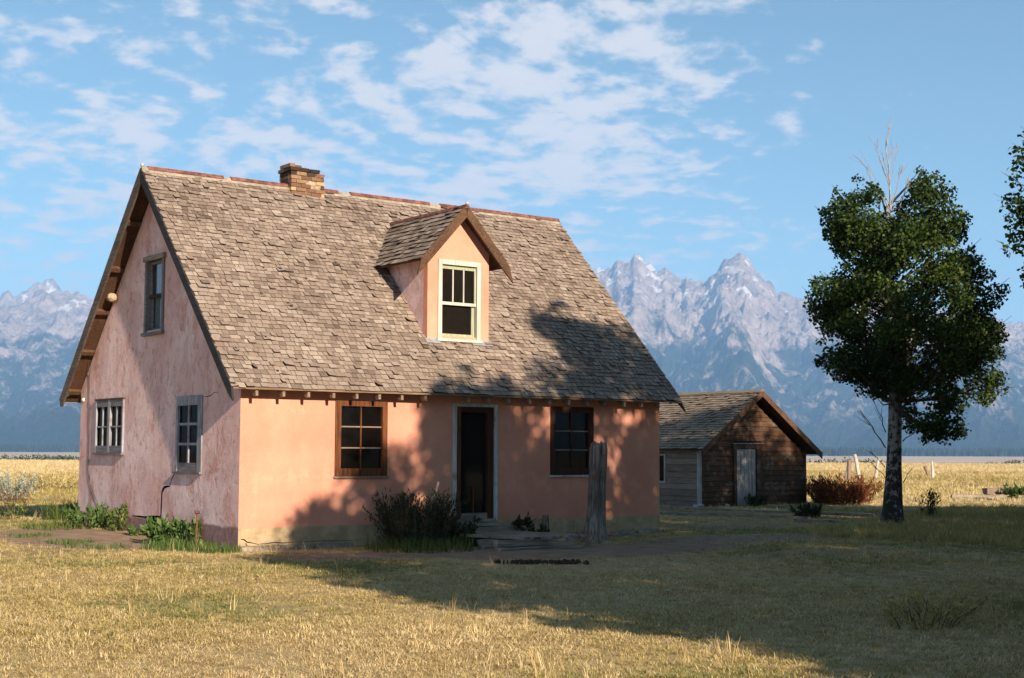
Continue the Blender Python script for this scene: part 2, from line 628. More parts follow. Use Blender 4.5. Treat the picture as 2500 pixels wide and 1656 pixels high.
def mat_mountain():
    m, t, b = new_mat('mountain_rock_and_forest')
    p = geo_pos(t)
    sx = t.node('ShaderNodeSeparateXYZ')
    t.link(p, sx.inputs[0])
    z = sx.outputs[2]
    nrm = t.node('ShaderNodeNewGeometry').outputs['Normal']
    sn = t.node('ShaderNodeSeparateXYZ')
    t.link(nrm, sn.inputs[0])
    big = t.noise(p, 0.0011, 5.0, 0.6)
    mid = t.noise(p, 0.0042, 6.0, 0.68)
    fine = t.noise(p, 0.020, 7.0, 0.74)
    rock = t.mix(t.mapr(mid, 0.3, 0.7), (0.26, 0.20, 0.18), (0.58, 0.455, 0.395))
    rock = t.mix(t.mapr(fine, 0.45, 0.7, 0.0, 0.5), rock, (0.15, 0.14, 0.15))
    forest = t.mix(t.mapr(fine, 0.3, 0.7), (0.012, 0.024, 0.018), (0.035, 0.055, 0.03))
    # trees give way to rock and scree with height, raggedly
    tl = t.math('ADD', z, t.math('MULTIPLY', t.math('SUBTRACT', big, 0.5), 900.0))
    tl = t.math('ADD', tl, t.math('MULTIPLY', t.math('SUBTRACT', mid, 0.5), 1500.0))
    fr = t.mapr(tl, TREELINE - 120.0, TREELINE + 160.0)
    clear = t.math('MULTIPLY', t.mapr(mid, 0.495, 0.57), t.mapr(fine, 0.40, 0.60))
    clear = t.math('MULTIPLY', clear, t.mapr(z, 90.0, 280.0, 0.0, 0.85))
    fr = t.math('MAXIMUM', fr, clear)
    c = t.mix(fr, forest, rock)
    sn_n = t.noise(t.mapping(p, scale=(0.0050, 0.0050, 0.0042)), 1.0, 5.0, 0.6)
    snow = t.math('MULTIPLY', t.mapr(sn_n, 0.585, 0.605), t.mapr(z, 760.0, 1150.0))
    snow = t.math('MULTIPLY', snow, t.mapr(sn.outputs[2], 0.12, 0.30))
    c = t.mix(snow, c, (0.74, 0.71, 0.69))
    t.link(c, b.inputs['Base Color'])
    b.inputs['Roughness'].default_value = 1.0
    b.inputs['Specular IOR Level'].default_value = 0.0
    bump(t, b, t.math('ADD', mid, t.math('MULTIPLY', fine, 0.5)), 1.0, 90.0)


TREELINE = 640.0
mat_stucco_front()
mat_stucco_gable()
mat_shingle('cedar_shingle', (0.10, 0.070, 0.053), (0.232, 0.170, 0.128), (0.39, 0.31, 0.245))
mat_shingle('shed_shingle', (0.12, 0.085, 0.058), (0.24, 0.18, 0.128), (0.36, 0.285, 0.215))
plain('shingle_end_shade', (0.055, 0.038, 0.028), 0.95, 0.3, 20.0)  # dark end grain, also standing in for the shadow lines under the butts
wood('barge_dark', (0.016, 0.015, 0.017), (0.042, 0.037, 0.036), 1)
wood('barge_grey', (0.055, 0.04, 0.03), (0.15, 0.11, 0.08), 1)
wood('barge_brown', (0.04, 0.02, 0.011), (0.15, 0.078, 0.04), 1)
wood('eave_wood', (0.045, 0.02, 0.010), (0.11, 0.052, 0.026), 1)
wood('rafter_wood', (0.16, 0.10, 0.07), (0.30, 0.21, 0.15), 1)
wood('fascia_wood', (0.12, 0.07, 0.04), (0.28, 0.18, 0.10), 0)
wood('frame_brown', (0.055, 0.018, 0.007), (0.19, 0.066, 0.02), 2)
wood('frame_dark', (0.028, 0.011, 0.006), (0.075, 0.03, 0.014), 2)
wood('paint_white', (0.34, 0.32, 0.31), (0.62, 0.59, 0.56), 2, stain=(0.30, 0.25, 0.20))
wood('paint_weathered', (0.16, 0.155, 0.165), (0.40, 0.39, 0.41), 2, stain=(0.20, 0.17, 0.15))
wood('paint_cream', (0.40, 0.37, 0.30), (0.60, 0.57, 0.49), 2)
wood('paint_greenish', (0.27, 0.28, 0.17), (0.44, 0.44, 0.30), 2)
wood('board_slate', (0.11, 0.095, 0.10), (0.24, 0.21, 0.21), 1)
wood('grey_plank_x', (0.14, 0.105, 0.08), (0.38, 0.30, 0.23), 0)
wood('grey_plank_y', (0.15, 0.11, 0.085), (0.38, 0.30, 0.23), 1)
wood('grey_post', (0.085, 0.068, 0.055), (0.36, 0.285, 0.225), 2, scale=0.8, stain=(0.15, 0.09, 0.055))
wood('shed_board', (0.024, 0.012, 0.007), (0.125, 0.06, 0.03), 0, tone=True, stain=(0.15, 0.10, 0.07))
wood('shed_side_board', (0.10, 0.072, 0.052), (0.27, 0.205, 0.155), 1, tone=True)
wood('shed_door_wood', (0.20, 0.17, 0.155), (0.40, 0.355, 0.33), 2)
wood('shed_corner', (0.22, 0.19, 0.175), (0.42, 0.38, 0.36), 2)
wood('pale_post', (0.34, 0.29, 0.24), (0.62, 0.55, 0.47), 2)
wood('dark_post', (0.14, 0.09, 0.06), (0.30, 0.21, 0.15), 2)
plain('rust_cap', (0.19, 0.078, 0.058), 0.8, 0.35, 9.0)
plain('cream_board', (0.34, 0.275, 0.205), 0.8, 0.2, 8.0)
plain('flashing', (0.42, 0.44, 0.46), 0.45, 0.15, 6.0, metallic=0.5)
plain('mortar', (0.36, 0.27, 0.18), 0.95, 0.25, 20.0)
plain('ceramic', (0.75, 0.72, 0.66), 0.35, 0.05)
plain('wire', (0.05, 0.04, 0.035), 0.7)
plain('mud', (0.44, 0.34, 0.22), 1.0, 0.3, 60.0, bumpy=0.8)
plain('rust_iron', (0.16, 0.07, 0.04), 0.85, 0.3, 30.0)
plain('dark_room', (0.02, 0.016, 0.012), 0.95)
plain('curtain_white', (0.62, 0.64, 0.68), 0.9, 0.1, 9.0)
plain('rubble', (0.27, 0.215, 0.15), 0.95, 0.3, 14.0, bumpy=0.6)
plain('pale_stone', (0.42, 0.40, 0.37), 0.9, 0.15, 20.0)
plain('dung', (0.075, 0.042, 0.022), 1.0, 0.4, 30.0, bumpy=0.6)
plain('far_white', (0.8, 0.78, 0.74), 0.9)
plain('far_red', (0.33, 0.10, 0.07), 0.9, 0.25, 0.6)
mat_glass('window_glass', (0.008, 0.006, 0.005), 0.008, 0.45, 1.1)
mat_glass('screen_mesh', (0.016, 0.013, 0.010), 0.012, 0.35, 1.10)
mat_glass('sky_glass', (0.02, 0.022, 0.03), 0.06, 0.93, 1.45)
m_ = new_mat('brick')
_t, _b = m_[1], m_[2]
_at = _t.node('ShaderNodeAttribute', attribute_name='tone').outputs['Fac']
_rp = _t.node('ShaderNodeValToRGB')
_e = _rp.color_ramp.elements
_e[0].position, _e[0].color = 0.0, (0.022, 0.019, 0.017, 1)
_e[1].position, _e[1].color = 1.0, (0.46, 0.33, 0.16, 1)
for _p, _c in ((0.25, (0.085, 0.045, 0.03, 1)), (0.5, (0.17, 0.085, 0.055, 1)), (0.75, (0.26, 0.155, 0.085, 1))):
    _k = _e.new(_p)
    _k.color = _c
_nf = _t.noise(geo_pos(_t), 25.0, 4.0, 0.6)
_t.link(_t.math('ADD', _at, _t.math('MULTIPLY', _t.math('SUBTRACT', _nf, 0.5), 0.35)), _rp.inputs[0])
_t.link(_rp.outputs[0], _b.inputs['Base Color'])
_b.inputs['Roughness'].default_value = 0.95

mat_leaf('cottonwood_leaf', (0.016, 0.030, 0.006), (0.040, 0.070, 0.013), (0.11, 0.135, 0.025), 0.2)
mat_leaf('weed_green', (0.045, 0.085, 0.018), (0.09, 0.15, 0.035), (0.16, 0.21, 0.07), 0.25)
mat_leaf('weed_grass', (0.05, 0.09, 0.02), (0.10, 0.14, 0.03), (0.22, 0.22, 0.06), 0.25)
mat_leaf('shrub_dark', (0.02, 0.028, 0.010), (0.04, 0.052, 0.018), (0.085, 0.085, 0.035), 0.2)
mat_leaf('dock_red', (0.10, 0.028, 0.010), (0.20, 0.055, 0.015), (0.32, 0.12, 0.035), 0.2)
mat_leaf('sage_silver', (0.20, 0.22, 0.17), (0.33, 0.36, 0.27), (0.48, 0.50, 0.40), 0.1)
mat_leaf('straw', (0.26, 0.175, 0.06), (0.42, 0.31, 0.12), (0.54, 0.42, 0.19), 0.25)
mat_leaf('tuft_dry', (0.33, 0.23, 0.10), (0.60, 0.44, 0.21), (0.74, 0.59, 0.32), 0.2, True)
mat_leaf('tuft_olive', (0.22, 0.17, 0.055), (0.42, 0.325, 0.11), (0.58, 0.45, 0.18), 0.2, True)
mat_leaf('tuft_green', (0.11, 0.125, 0.035), (0.22, 0.225, 0.07), (0.38, 0.34, 0.13), 0.25, True)
mat_leaf('tuft_hay', (0.46, 0.33, 0.15), (0.64, 0.49, 0.25), (0.76, 0.63, 0.38), 0.2, True)
mat_leaf('far_leaf', (0.02, 0.035, 0.02), (0.04, 0.062, 0.03), (0.08, 0.10, 0.05), 0.0)
mat_leaf('conifer', (0.008, 0.016, 0.012), (0.014, 0.026, 0.018), (0.025, 0.04, 0.025), 0.0)
mat_bark('cottonwood_bark', (0.29, 0.26, 0.225), (0.035, 0.028, 0.023))
plain('dead_wood', (0.33, 0.29, 0.255), 0.9, 0.2, 8.0)
plain('twig', (0.10, 0.075, 0.055), 0.9, 0.2)
mat_ground()
mat_mountain()


# ------------------------------------------------------------------ terrain
def ground_z(x, y):
    x = np.asarray(x, float)
    y = np.asarray(y, float)
    d = np.hypot(x - CAM_LOC.x, y - CAM_LOC.y)
    h = 0.13 * sstep(1.5, 6.5, y) * np.exp(-((x + 0.6) / 2.6) ** 2) * (1 - sstep(9, 15, y))
    h = h + (fbm(x * 0.35, y * 0.35, 3, 5) - 0.5) * 0.07 * (1 - sstep(60, 150, d))
    h = h + (fbm(x * 0.02, y * 0.02, 2, 9) - 0.5) * 0.5 * sstep(45, 90, d) * (1 - sstep(150, 260, d))
    h = h - 6.0 * sstep(205, 300, d)
    return h


EARTH = [  # bare earth patches: x, y, rx, ry, weight
    (-1.3, 3.6, 1.5, 2.9, 0.85), (-2.6, 1.3, 1.5, 1.0, 0.5), (2.0, -2.0, 3.2, 1.1, 0.75), (5.0, -3.0, 3.6, 1.6, 0.8),
    (9.0, -2.2, 3.0, 1.3, 0.7), (3.2, -5.2, 3.6, 1.0, 0.45), (12.5, 1.5, 2.6, 1.5, 0.55), (7.5, -5.5, 2.6, 0.9, 0.5),
    (14.8, 5.2, 2.4, 1.0, 0.5), (4.0, -9.0, 2.0, 0.7, 0.35), (19.5, 6.6, 3.0, 1.0, 0.4)]


def earth_w(x, y):
    w = np.zeros_like(np.asarray(x, float))
    for (cx_, cy_, rx, ry, k) in EARTH:
        q = ((x - cx_) / rx) ** 2 + ((y - cy_) / ry) ** 2
        w = np.maximum(w, k * (1 - sstep(0.35, 1.25, q)))
    return w


def build_ground():
    def axis(lo_c, hi_c, step, far):
        inner = np.arange(lo_c, hi_c + step * 0.5, step)
        out, s, v = [], step, hi_c
        while v < far:
            s *= 1.16
            v += s
            out.append(v)
        lo, s, v = [], step, lo_c
        while v > -far:
            s *= 1.16
            v -= s
            lo.append(v)
        return np.array(lo[::-1] + list(inner) + out)
    xs = axis(-14, 30, 0.35, 21000)
    ys = axis(-24, 22, 0.35, 21000)
    X, Y = np.meshgrid(xs, ys)
    Z = ground_z(X, Y)
    nx, ny = len(xs), len(ys)
    idx = np.arange(nx * ny).reshape(ny, nx)
    F = np.stack([idx[:-1, :-1], idx[:-1, 1:], idx[1:, 1:], idx[1:, :-1]], -1).reshape(-1, 4)
    V = np.stack([X, Y, Z], -1).reshape(-1, 3)
    me = np_mesh('ground', V, F, MATS['dry_ground'], earth_w(X, Y).ravel(), smooth=True)
    o = link(bpy.data.objects.new('ground', me))
    tag(o, 'dry straw coloured yard and field running flat to the mountains', 'ground', kind='structure')


build_ground()


def terrain_patch(name, sky_pts, r0, rr, r1, label, seed, px_lo, px_hi, ncol, nrow, amp=1.0):
    """a mountain wall: crest heights read off at points along the skyline, spurs and gullies from ridged noise"""
    px = np.linspace(px_lo, px_hi, ncol)
    if px_lo < -1000:
        px = np.concatenate([np.linspace(px_lo, -80, 130)[:-1], np.linspace(-80, 2580, ncol), np.linspace(2580, px_hi, 130)[1:]])
    sx_ = np.array([p[0] for p in sky_pts], float)
    sy_ = np.array([p[1] for p in sky_pts], float)
    crest_y = np.interp(px, sx_, sy_)
    tanel = []
    dirs = []
    for a, b in zip(px, crest_y):
        d = px_dir(a, b)
        hlen = math.hypot(d.x, d.y)
        tanel.append(d.z / hlen)
        dirs.append((d.x / hlen, d.y / hlen))
    tanel = np.array(tanel)
    dirs = np.array(dirs)
    lat = (px - 1250.0) / FPX * rr
    # the crest wanders towards and away from the viewer
    rc = rr * (1 + 0.10 * (fbm(lat / 1900.0, lat * 0 + 3.3, 3, seed + 40) - 0.5))
    base = r0 * (1 + 0.10 * (fbm(lat / 1500.0, lat * 0 + 8.3, 3, seed + 50) - 0.5))
    hcrest = tanel * rc + CAM_LOC.z
    s = np.concatenate([np.linspace(0, 1, nrow), np.linspace(1.03, 1.6, 14)])
    S, LAT = np.meshgrid(s, lat, indexing='ij')
    RR = base[None, :] + (rc - base)[None, :] * S
    g = np.clip(S, 0, 1)
    # spurs running down to the plain
    warp = (fbm(LAT / 1400.0, RR / 1400.0, 3, seed + 3) - 0.5) * 900.0
    rg = fbm((LAT + warp) / 1150.0, RR / 2600.0, 6, seed, 0.52, ridged=True)
    rg2 = fbm((LAT + warp * 0.6) / 420.0, RR / 520.0, 6, seed + 11, 0.58, ridged=True)
    prof = 0.62 * g ** 1.15 + 0.38 * g ** 2.6
    env = np.sin(np.pi * g) ** 0.8
    H = hcrest[None, :] * (prof + env * (0.36 * (rg - 0.62) + 0.24 * (rg2 - 0.6)) * amp)
    back = np.clip((S - 1) / 0.6, 0, 1)
    H = np.where(S > 1, hcrest[None, :] * (1 - 0.75 * back), H)
    # small crags at the crest
    H = H + (fbm(LAT / 90.0, RR / 150.0, 5, seed + 21, 0.6) - 0.5) * 130.0 * g ** 1.6 * (S <= 1.2)
    # nothing in front may hide the crest line
    lim = (hcrest / rc)[None, :] * RR * (0.985 - 0.10 * (1 - g))
    H = np.where(S < 0.999, np.minimum(H, lim), H)
    H = np.maximum(H, -7.0) - 8.0 * (1 - sstep(0, 0.02, S))
    X = CAM_LOC.x + dirs[None, :, 0] * RR
    Y = CAM_LOC.y + dirs[None, :, 1] * RR
    n0, n1 = S.shape
    idx = np.arange(n0 * n1).reshape(n0, n1)
    F = np.stack([idx[:-1, :-1], idx[:-1, 1:], idx[1:, 1:], idx[1:, :-1]], -1).reshape(-1, 4)
    V = np.stack([X, Y, H], -1).reshape(-1, 3)
    me = np_mesh(name, V, F, MATS['mountain_rock_and_forest'], None, smooth=True)
    o = link(bpy.data.objects.new(name, me))
    tag(o, label, 'mountains', kind='structure')
    return o


SKYLINE = [(-1500, 760), (-900, 700), (-500, 740), (-200, 735), (0, 745), (36, 743), (80, 722), (112, 705), (152, 712), (178, 720), (228, 729), (320, 715),
           (450, 690), (560, 660), (640, 690), (760, 640), (820, 600), (880, 590), (960, 650), (1050, 680), (1130, 640), (1180, 620), (1240, 650),
           (1330, 690), (1400, 668), (1455, 659), (1491, 652), (1507, 634), (1538, 630), (1548, 614), (1558, 624), (1572, 639), (1603, 668),
           (1624, 664), (1640, 676), (1665, 687), (1675, 676), (1696, 683), (1724, 680), (1736, 668), (1748, 661), (1764, 645), (1782, 633), (1795, 630),
           (1806, 625), (1820, 628), (1827, 634), (1836, 652), (1848, 666), (1865, 677), (1879, 687), (1899, 713), (1934, 718), (1958, 724), (1978, 722),
           (2060, 742), (2140, 735), (2230, 760), (2330, 752), (2436, 778), (2497, 797), (2600, 790), (2800, 830), (3100, 800), (3600, 860), (4300, 900)]
terrain_patch('mountain_range', SKYLINE, 5600.0, 10800.0, 14000.0,
              'hazy blue mountain range with grey snow flecked peaks above forested slopes', 3, -1400, 4200, 1050, 230)
terrain_patch('distant_peak', [(-500, 760), (-200, 735), (-60, 742), (0, 728), (18, 706), (36, 719), (60, 712), (98, 688), (116, 673), (138, 695), (170, 722), (230, 760), (420, 800)],
              10500.0, 12600.0, 15000.0, 'pale snowy peak showing behind the forested ridge at far left', 23, -500, 420, 240, 60)


def box_mesh(name, lo, hi):
    mb = MB()
    mb.box(lo[0], hi[0], lo[1], hi[1], lo[2], hi[2])
    return mb


# air between here and the mountains
hz = bpy.data.materials.new('air')
hz.use_nodes = True
_t = NT(hz.node_tree)
_t.n.clear()
_o = _t.node('ShaderNodeOutputMaterial')
_v = _t.node('ShaderNodeVolumePrincipled')
_v.inputs['Density'].default_value = 7.8e-5
_v.inputs['Color'].default_value = (0.31, 0.58, 1.0, 1)
_v.inputs['Anisotropy'].default_value = 0.0
_t.link(_v.outputs[0], _o.inputs['Volume'])
HAZE = True
if HAZE:
    tag(mk('haze', box_mesh('haze', (-24000, -24000, -16.0), (24000, 24000, 1750.0)), hz), 'thin blue summer haze lying over the valley', 'haze', kind='stuff')


# conifer forest at the foot of the range
def build_far_forest():
    V, F, T = [], [], []
    n = 0
    for k in range(5200):
        px = rng.uniform(-900, 3400)
        d = px_dir(px, 1103)
        h = math.hypot(d.x, d.y)
        r = rng.uniform(4000, 4700) * (1 + 0.10 * math.sin(px * 0.0021 + 1.0))
        x, y = CAM_LOC.x + d.x / h * r, CAM_LOC.y + d.y / h * r
        ht = rng.uniform(15, 27)
        w = ht * rng.uniform(0.20, 0.30)
        a0 = rng.uniform(0, 6.28)
        for lev, (zb, ww) in enumerate(((0.0, 1.0), (0.42, 0.72))):
            o = len(V)
            for q in range(5):
                an = a0 + q * 1.2566
                V.append((x + math.cos(an) * w * ww, y + math.sin(an) * w * ww, -6.5 + ht * zb))
            V.append((x, y, -6.5 + ht * (0.7 if lev == 0 else 1.0)))
            T += [rng.uniform(0, 1)] * 6
            for q in range(5):
                F.append((o + q, o + (q + 1) % 5, o + 5))
    me = np_mesh('far_forest', V, F, MATS['conifer'], T)
    tag(link(bpy.data.objects.new('far_forest', me)), 'dark blue band of conifer forest at the foot of the mountains', 'forest', kind='stuff')


build_far_forest()


# ================================================================== the pink house
HL, HD = 9.075, 7.276            # front length, gable width
ZE, ZR, OF = 2.613, 6.715, 0.315  # eave edge, ridge, eave overhang
XL, XR = -0.31, 9.385             # rake overhangs
SL = (ZR - ZE) / (HD / 2 + OF)
ANG = math.atan(SL)
CS, SN = math.cos(ANG), math.sin(ANG)
M_ = MATS
house = empty('pink_house', (0, 0, 0))
tag(house, 'pink stucco farmhouse with steep shingled roof, front dormer and brick chimney', 'house')


def fn_front(s, t, d):
    return (s, -d, t)


def fn_gable(s, t, d):
    return (-d, s, t)


def wall_mesh(outline, holes, fn, thick, pick, shade_from=99):
    """flat wall with openings; outline and holes in wall coordinates"""
    bm = bmesh.new()
    loops = []
    edges = []
    for lp in [outline] + holes:
        vs_ = [bm.verts.new((p[0], p[1], 0)) for p in lp]
        for i in range(len(vs_)):
            edges.append(bm.edges.new((vs_[i], vs_[(i + 1) % len(vs_)])))
        loops.append(lp)
    bmesh.ops.triangle_fill(bm, use_beauty=True, use_dissolve=False, edges=edges)
    bm.verts.index_update()
    mb = MB()
    pts = [v.co.copy() for v in bm.verts]
    o0 = mb.add([fn(p.x, p.y, 0) for p in pts], [])
    o1 = mb.add([fn(p.x, p.y, -thick) for p in pts], [])
    for f in bm.faces:
        ids = [v.index for v in f.verts]
        mb.f.append(tuple(ids))
        mb.m.append(0)
        mb.f.append(tuple(i + o1 for i in reversed(ids)))
        mb.m.append(2 if pick == 3 else 0)
    k = 0
    for li, lp in enumerate(loops):
        n = len(lp)
        for i in range(n):
            a, b = k + i, k + (i + 1) % n
            mb.f.append((a, b, b + o1, a + o1))
            p, q = lp[i], lp[(i + 1) % n]
            mb.m.append(2 if li > shade_from else (1 if (li == 0 and abs(p[0]) < 1e-6 and abs(q[0]) < 1e-6) else 0))  # crack sides are coloured near black in place of shade
        k += n
    bm.free()
    return mb


def rect(a, b, c, d):
    return [(a, c), (b, c), (b, d), (a, d)]


def ribbon(pts, w):
    """closed polygon along a crack line"""
    L_, R_ = [], []
    for i, p in enumerate(pts):
        a = Vector(pts[max(0, i - 1)])
        b = Vector(pts[min(len(pts) - 1, i + 1)])
        d = (b - a).normalized()
        n = Vector((-d.y, d.x))
        ww = w[i] if isinstance(w, (list, tuple)) else w
        L_.append((p[0] + n.x * ww / 2, p[1] + n.y * ww / 2))
        R_.append((p[0] - n.x * ww / 2, p[1] - n.y * ww / 2))
    return L_ + R_[::-1]


# --- walls
fw = wall_mesh([(0, -0.2), (HL, -0.2), (HL, 2.80), (0, 2.80)],
               [rect(1.80, 2.70, 1.24, 2.40), rect(4.18, 5.03, 0.36, 2.40), rect(6.38, 7.31, 1.22, 2.40),
                ribbon([(0.05, 0.185), (0.11, 0.175), (0.16, 0.135), (0.25, 0.12), (0.34, 0.095), (0.50, 0.10), (0.64, 0.115), (0.80, 0.10), (1.02, 0.108)], [0.010, 0.022, 0.018, 0.012, 0.010, 0.012, 0.016, 0.012, 0.005]),
                ribbon([(0.13, 0.12), (0.165, 0.07), (0.18, 0.01)], [0.012, 0.016, 0.008]),
                ribbon([(1.10, 0.106), (1.45, 0.112), (1.60, 0.105), (1.95, 0.10), (2.30, 0.10)], [0.004, 0.008, 0.010, 0.006, 0.004])],
               fn_front, 0.2, 1, 3)
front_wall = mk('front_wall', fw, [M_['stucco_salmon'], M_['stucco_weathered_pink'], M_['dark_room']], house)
front_wall['label'] = 'smooth salmon stucco wall facing the yard'
crack = [(2.535, 1.205), (2.60, 1.15), (2.67, 1.09), (2.71, 1.02), (2.76, 0.965), (2.86, 0.962), (2.97, 0.945), (3.04, 0.90), (3.085, 0.85), (3.095, 0.70), (3.10, 0.55), (3.105, 0.44)]
gw = wall_mesh([(0.2, -0.2), (HD - 0.0, -0.2), (HD, 2.80), (HD / 2, ZR - 0.17), (0.2, 2.98)],
               [rect(5.00, 6.32, 1.60, 2.50), rect(1.50, 2.44, 1.30, 2.46), rect(3.24, 3.97, 3.78, 5.06),
                ribbon(crack, [0.018, 0.03, 0.028, 0.022, 0.03, 0.035, 0.05, 0.075, 0.06, 0.055, 0.06, 0.05])[:12] + [(3.16, 0.44), (3.52, 0.428), (3.80, 0.405), (4.12, 0.405), (4.45, 0.395), (4.45, 0.378), (4.12, 0.375), (3.80, 0.37), (3.71, 0.06), (3.35, 0.07), (3.055, 0.10)]
                + ribbon(crack, [0.018, 0.03, 0.028, 0.022, 0.03, 0.035, 0.05, 0.075, 0.06, 0.055, 0.06, 0.05])[12:],
                ribbon([(1.46 - 0.03, 2.505), (1.30, 2.50), (1.14, 2.51), (1.05, 2.545), (0.98, 2.56), (0.86, 2.56)], [0.006, 0.012, 0.014, 0.012, 0.010, 0.004]),
                ribbon([(4.66, 0.20), (4.60, 0.13), (4.52, 0.12), (4.45, 0.17)], [0.006, 0.028, 0.03, 0.008])],
               fn_gable, 0.2, 1, 3)
gable_wall = mk('gable_wall', gw, [M_['stucco_weathered_pink'], M_['stucco_weathered_pink'], M_['dark_room']], house)
gable_wall['label'] = 'weathered dusty pink gable wall with a stepped crack'
mb = MB()
mb.box(HL - 0.2, HL, 0.2, HD, -0.2, 2.8)
mb.hexa([(HL - 0.2, 0.2, 2.8), (HL, 0.2, 2.8), (HL, HD, 2.8), (HL - 0.2, HD, 2.8), (HL - 0.2, HD / 2 - 0.02, ZR - 0.17), (HL, HD / 2 - 0.02, ZR - 0.17), (HL, HD / 2 + 0.02, ZR - 0.17), (HL - 0.2, HD / 2 + 0.02, ZR - 0.17)])
mk('far_gable_wall', mb, M_['stucco_weathered_pink'], house)
mb = MB()
mb.box(0.2, HL - 0.2, HD - 0.2, HD, -0.2, 2.8)
mk('back_wall', mb, M_['stucco_weathered_pink'], house)
mb = MB()
mb.box(0.2, HL - 0.2, 0.2, HD - 0.2, 0.30, 0.36)
mk('floor_boards', mb, M_['dark_room'], house)
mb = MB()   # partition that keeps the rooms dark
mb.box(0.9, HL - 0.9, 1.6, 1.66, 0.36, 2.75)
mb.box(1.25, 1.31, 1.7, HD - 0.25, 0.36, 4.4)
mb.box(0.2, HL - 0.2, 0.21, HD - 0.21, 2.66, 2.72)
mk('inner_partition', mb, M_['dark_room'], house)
# broken footing behind the gap in the gable wall
mb = MB()
mb.box(0.04, 0.16, 3.06, 3.30, -0.1, 0.42)
mb.box(0.07, 0.17, 3.32, 3.45, -0.1, 0.40)
mb.hexa([(0.02, 3.0, -0.1), (0.02, 3.75, -0.1), (0.2, 3.75, -0.1), (0.2, 3.0, -0.1), (0.05, 3.05, 0.13), (0.05, 3.7, 0.10), (0.19, 3.7, 0.12), (0.19, 3.05, 0.15)])
mk('broken_footing', mb, M_['rubble'], house)
# rough footing stones along the front
for i, (a, b, z1, d1) in enumerate(((0.02, 0.55, 0.055, 0.06), (0.60, 1.30, 0.05, 0.08), (1.34, 2.1, 0.06, 0.05), (6.1, 6.9, 0.08, 0.09), (6.95, 7.7, 0.06, 0.10), (7.8, 8.4, 0.075, 0.08), (8.45, 9.06, 0.06, 0.06))):
    mb = MB()
    j = [random.uniform(-0.02, 0.02) for _ in range(8)]
    mb.hexa([(a, -d1 - 0.04, -0.15), (b, -d1 - 0.04, -0.15), (b, -0.003, -0.15), (a, -0.003, -0.15), (a + 0.03, -d1 + j[0], z1 + j[1]), (b - 0.03, -d1 + j[2], z1 + j[3]), (b, -0.003, z1 + 0.02 + j[4]), (a, -0.003, z1 + 0.02 + j[5])])
    mk('footing_stone', mb, M_['rubble'], house)


# --- roof decks
def roof_pt(x, q, lift=0.0, back=False):
    """q: distance up the slope from the eave"""
    y = -OF + q * CS - lift * SN
    z = ZE + q * SN + lift * CS
    return (x, HD - y, z) if back else (x, y, z)


QMAX = (HD / 2 + OF) / CS
mb = MB()
mb.hexa([roof_pt(XL, 0, -0.055), roof_pt(XR, 0, -0.055), roof_pt(XR, QMAX, -0.055), roof_pt(XL, QMAX, -0.055), roof_pt(XL, 0, -0.012), roof_pt(XR, 0, -0.012), roof_pt(XR, QMAX - 0.012, -0.012), roof_pt(XL, QMAX - 0.012, -0.012)])
roof = mk('roof', mb, M_['eave_wood'], house)
roof['label'] = 'steep weathered cedar shingle roof'
mb = MB()
q0, q1 = 0.0, QMAX - 0.012
mb.hexa([roof_pt(XL, q0, 0.0, True), roof_pt(XR, q0, 0.0, True), roof_pt(XR, q1, 0.0, True), roof_pt(XL, q1, 0.0, True), roof_pt(XL, q0, -0.055, True), roof_pt(XR, q0, -0.055, True), roof_pt(XR, QMAX - 0.07, -0.055, True), roof_pt(XL, QMAX - 0.07, -0.055, True)])
back_roof = mk('back_roof', mb, M_['eave_wood'], house)

# --- shingles
DX0, DX1, DY = 3.98, 5.35, 0.64           # dormer body
DXC, DZR, DZE = (DX0 + DX1) / 2, 6.10, 5.06


def shingle_pts(x0, x1, q, length, th, lift, skew, pt):
    tb = th * 0.22
    a = lift
    return [pt(x0, q + skew, a), pt(x1, q - skew, a), pt(x1, q + length, 0.0), pt(x0, q + length, 0.0),
            pt(x0, q + skew, a + th), pt(x1, q - skew, a + th), pt(x1, q + length, tb), pt(x0, q + length, tb)]


EXPO = 0.104
cand = []
ncourse = int((QMAX - 0.03) / EXPO)
for c in range(ncourse + 1):
    q = c * EXPO - 0.02
    x = XL - 0.02 + random.uniform(0, 0.03)
    cj = random.uniform(-0.006, 0.006)
    while x < XR + 0.01:
        w = random.choice((0.08, 0.10, 0.11, 0.12, 0.13, 0.14, 0.16, 0.18)) * random.uniform(0.9, 1.1)
        x1 = min(x + w, XR + 0.02)
        if x1 - x < 0.04:
            break
        yq = -OF + (q + 0.1) * CS
        if not (x > DX0 + 0.02 and x1 < DX1 - 0.02 and DY + 0.1 < yq < DY + (DZR - 3.7) / SL - abs((x + x1) / 2 - DXC) * 1.0 - 0.1):
            gap = random.uniform(0.005, 0.011)
            th = random.uniform(0.009, 0.014)
            lift = 0.008 + (random.random() ** 8) * 0.032
            length = min(EXPO + 0.075, QMAX - q)
            sk = random.gauss(0, 0.0025)
            jit = cj + random.gauss(0, 0.0045) - (0.012 if random.random() < 0.05 else 0)
            pts = shingle_pts(x + gap / 2, x1 - gap / 2, q + jit, length, th, lift, sk, roof_pt)
            if random.random() < 0.06:                  # one corner curled up
                k = random.choice((4, 5))
                l_ = random.uniform(0.012, 0.03)
                for kk in (k, k - 4):
                    p = pts[kk]
                    pts[kk] = (p[0], p[1] - l_ * SN, p[2] + l_ * CS)
            tone = min(1, max(0, random.gauss(0.53, 0.13)))
            if random.random() < 0.04:
                tone = random.uniform(0.1, 0.3)
            ctr = Vector(pts[0])
            view = CAM_LOC - ctr
            area = (x1 - x) * abs((RH.x)) / view.length_squared
            cand.append((area, pts, tone))
        x = x1


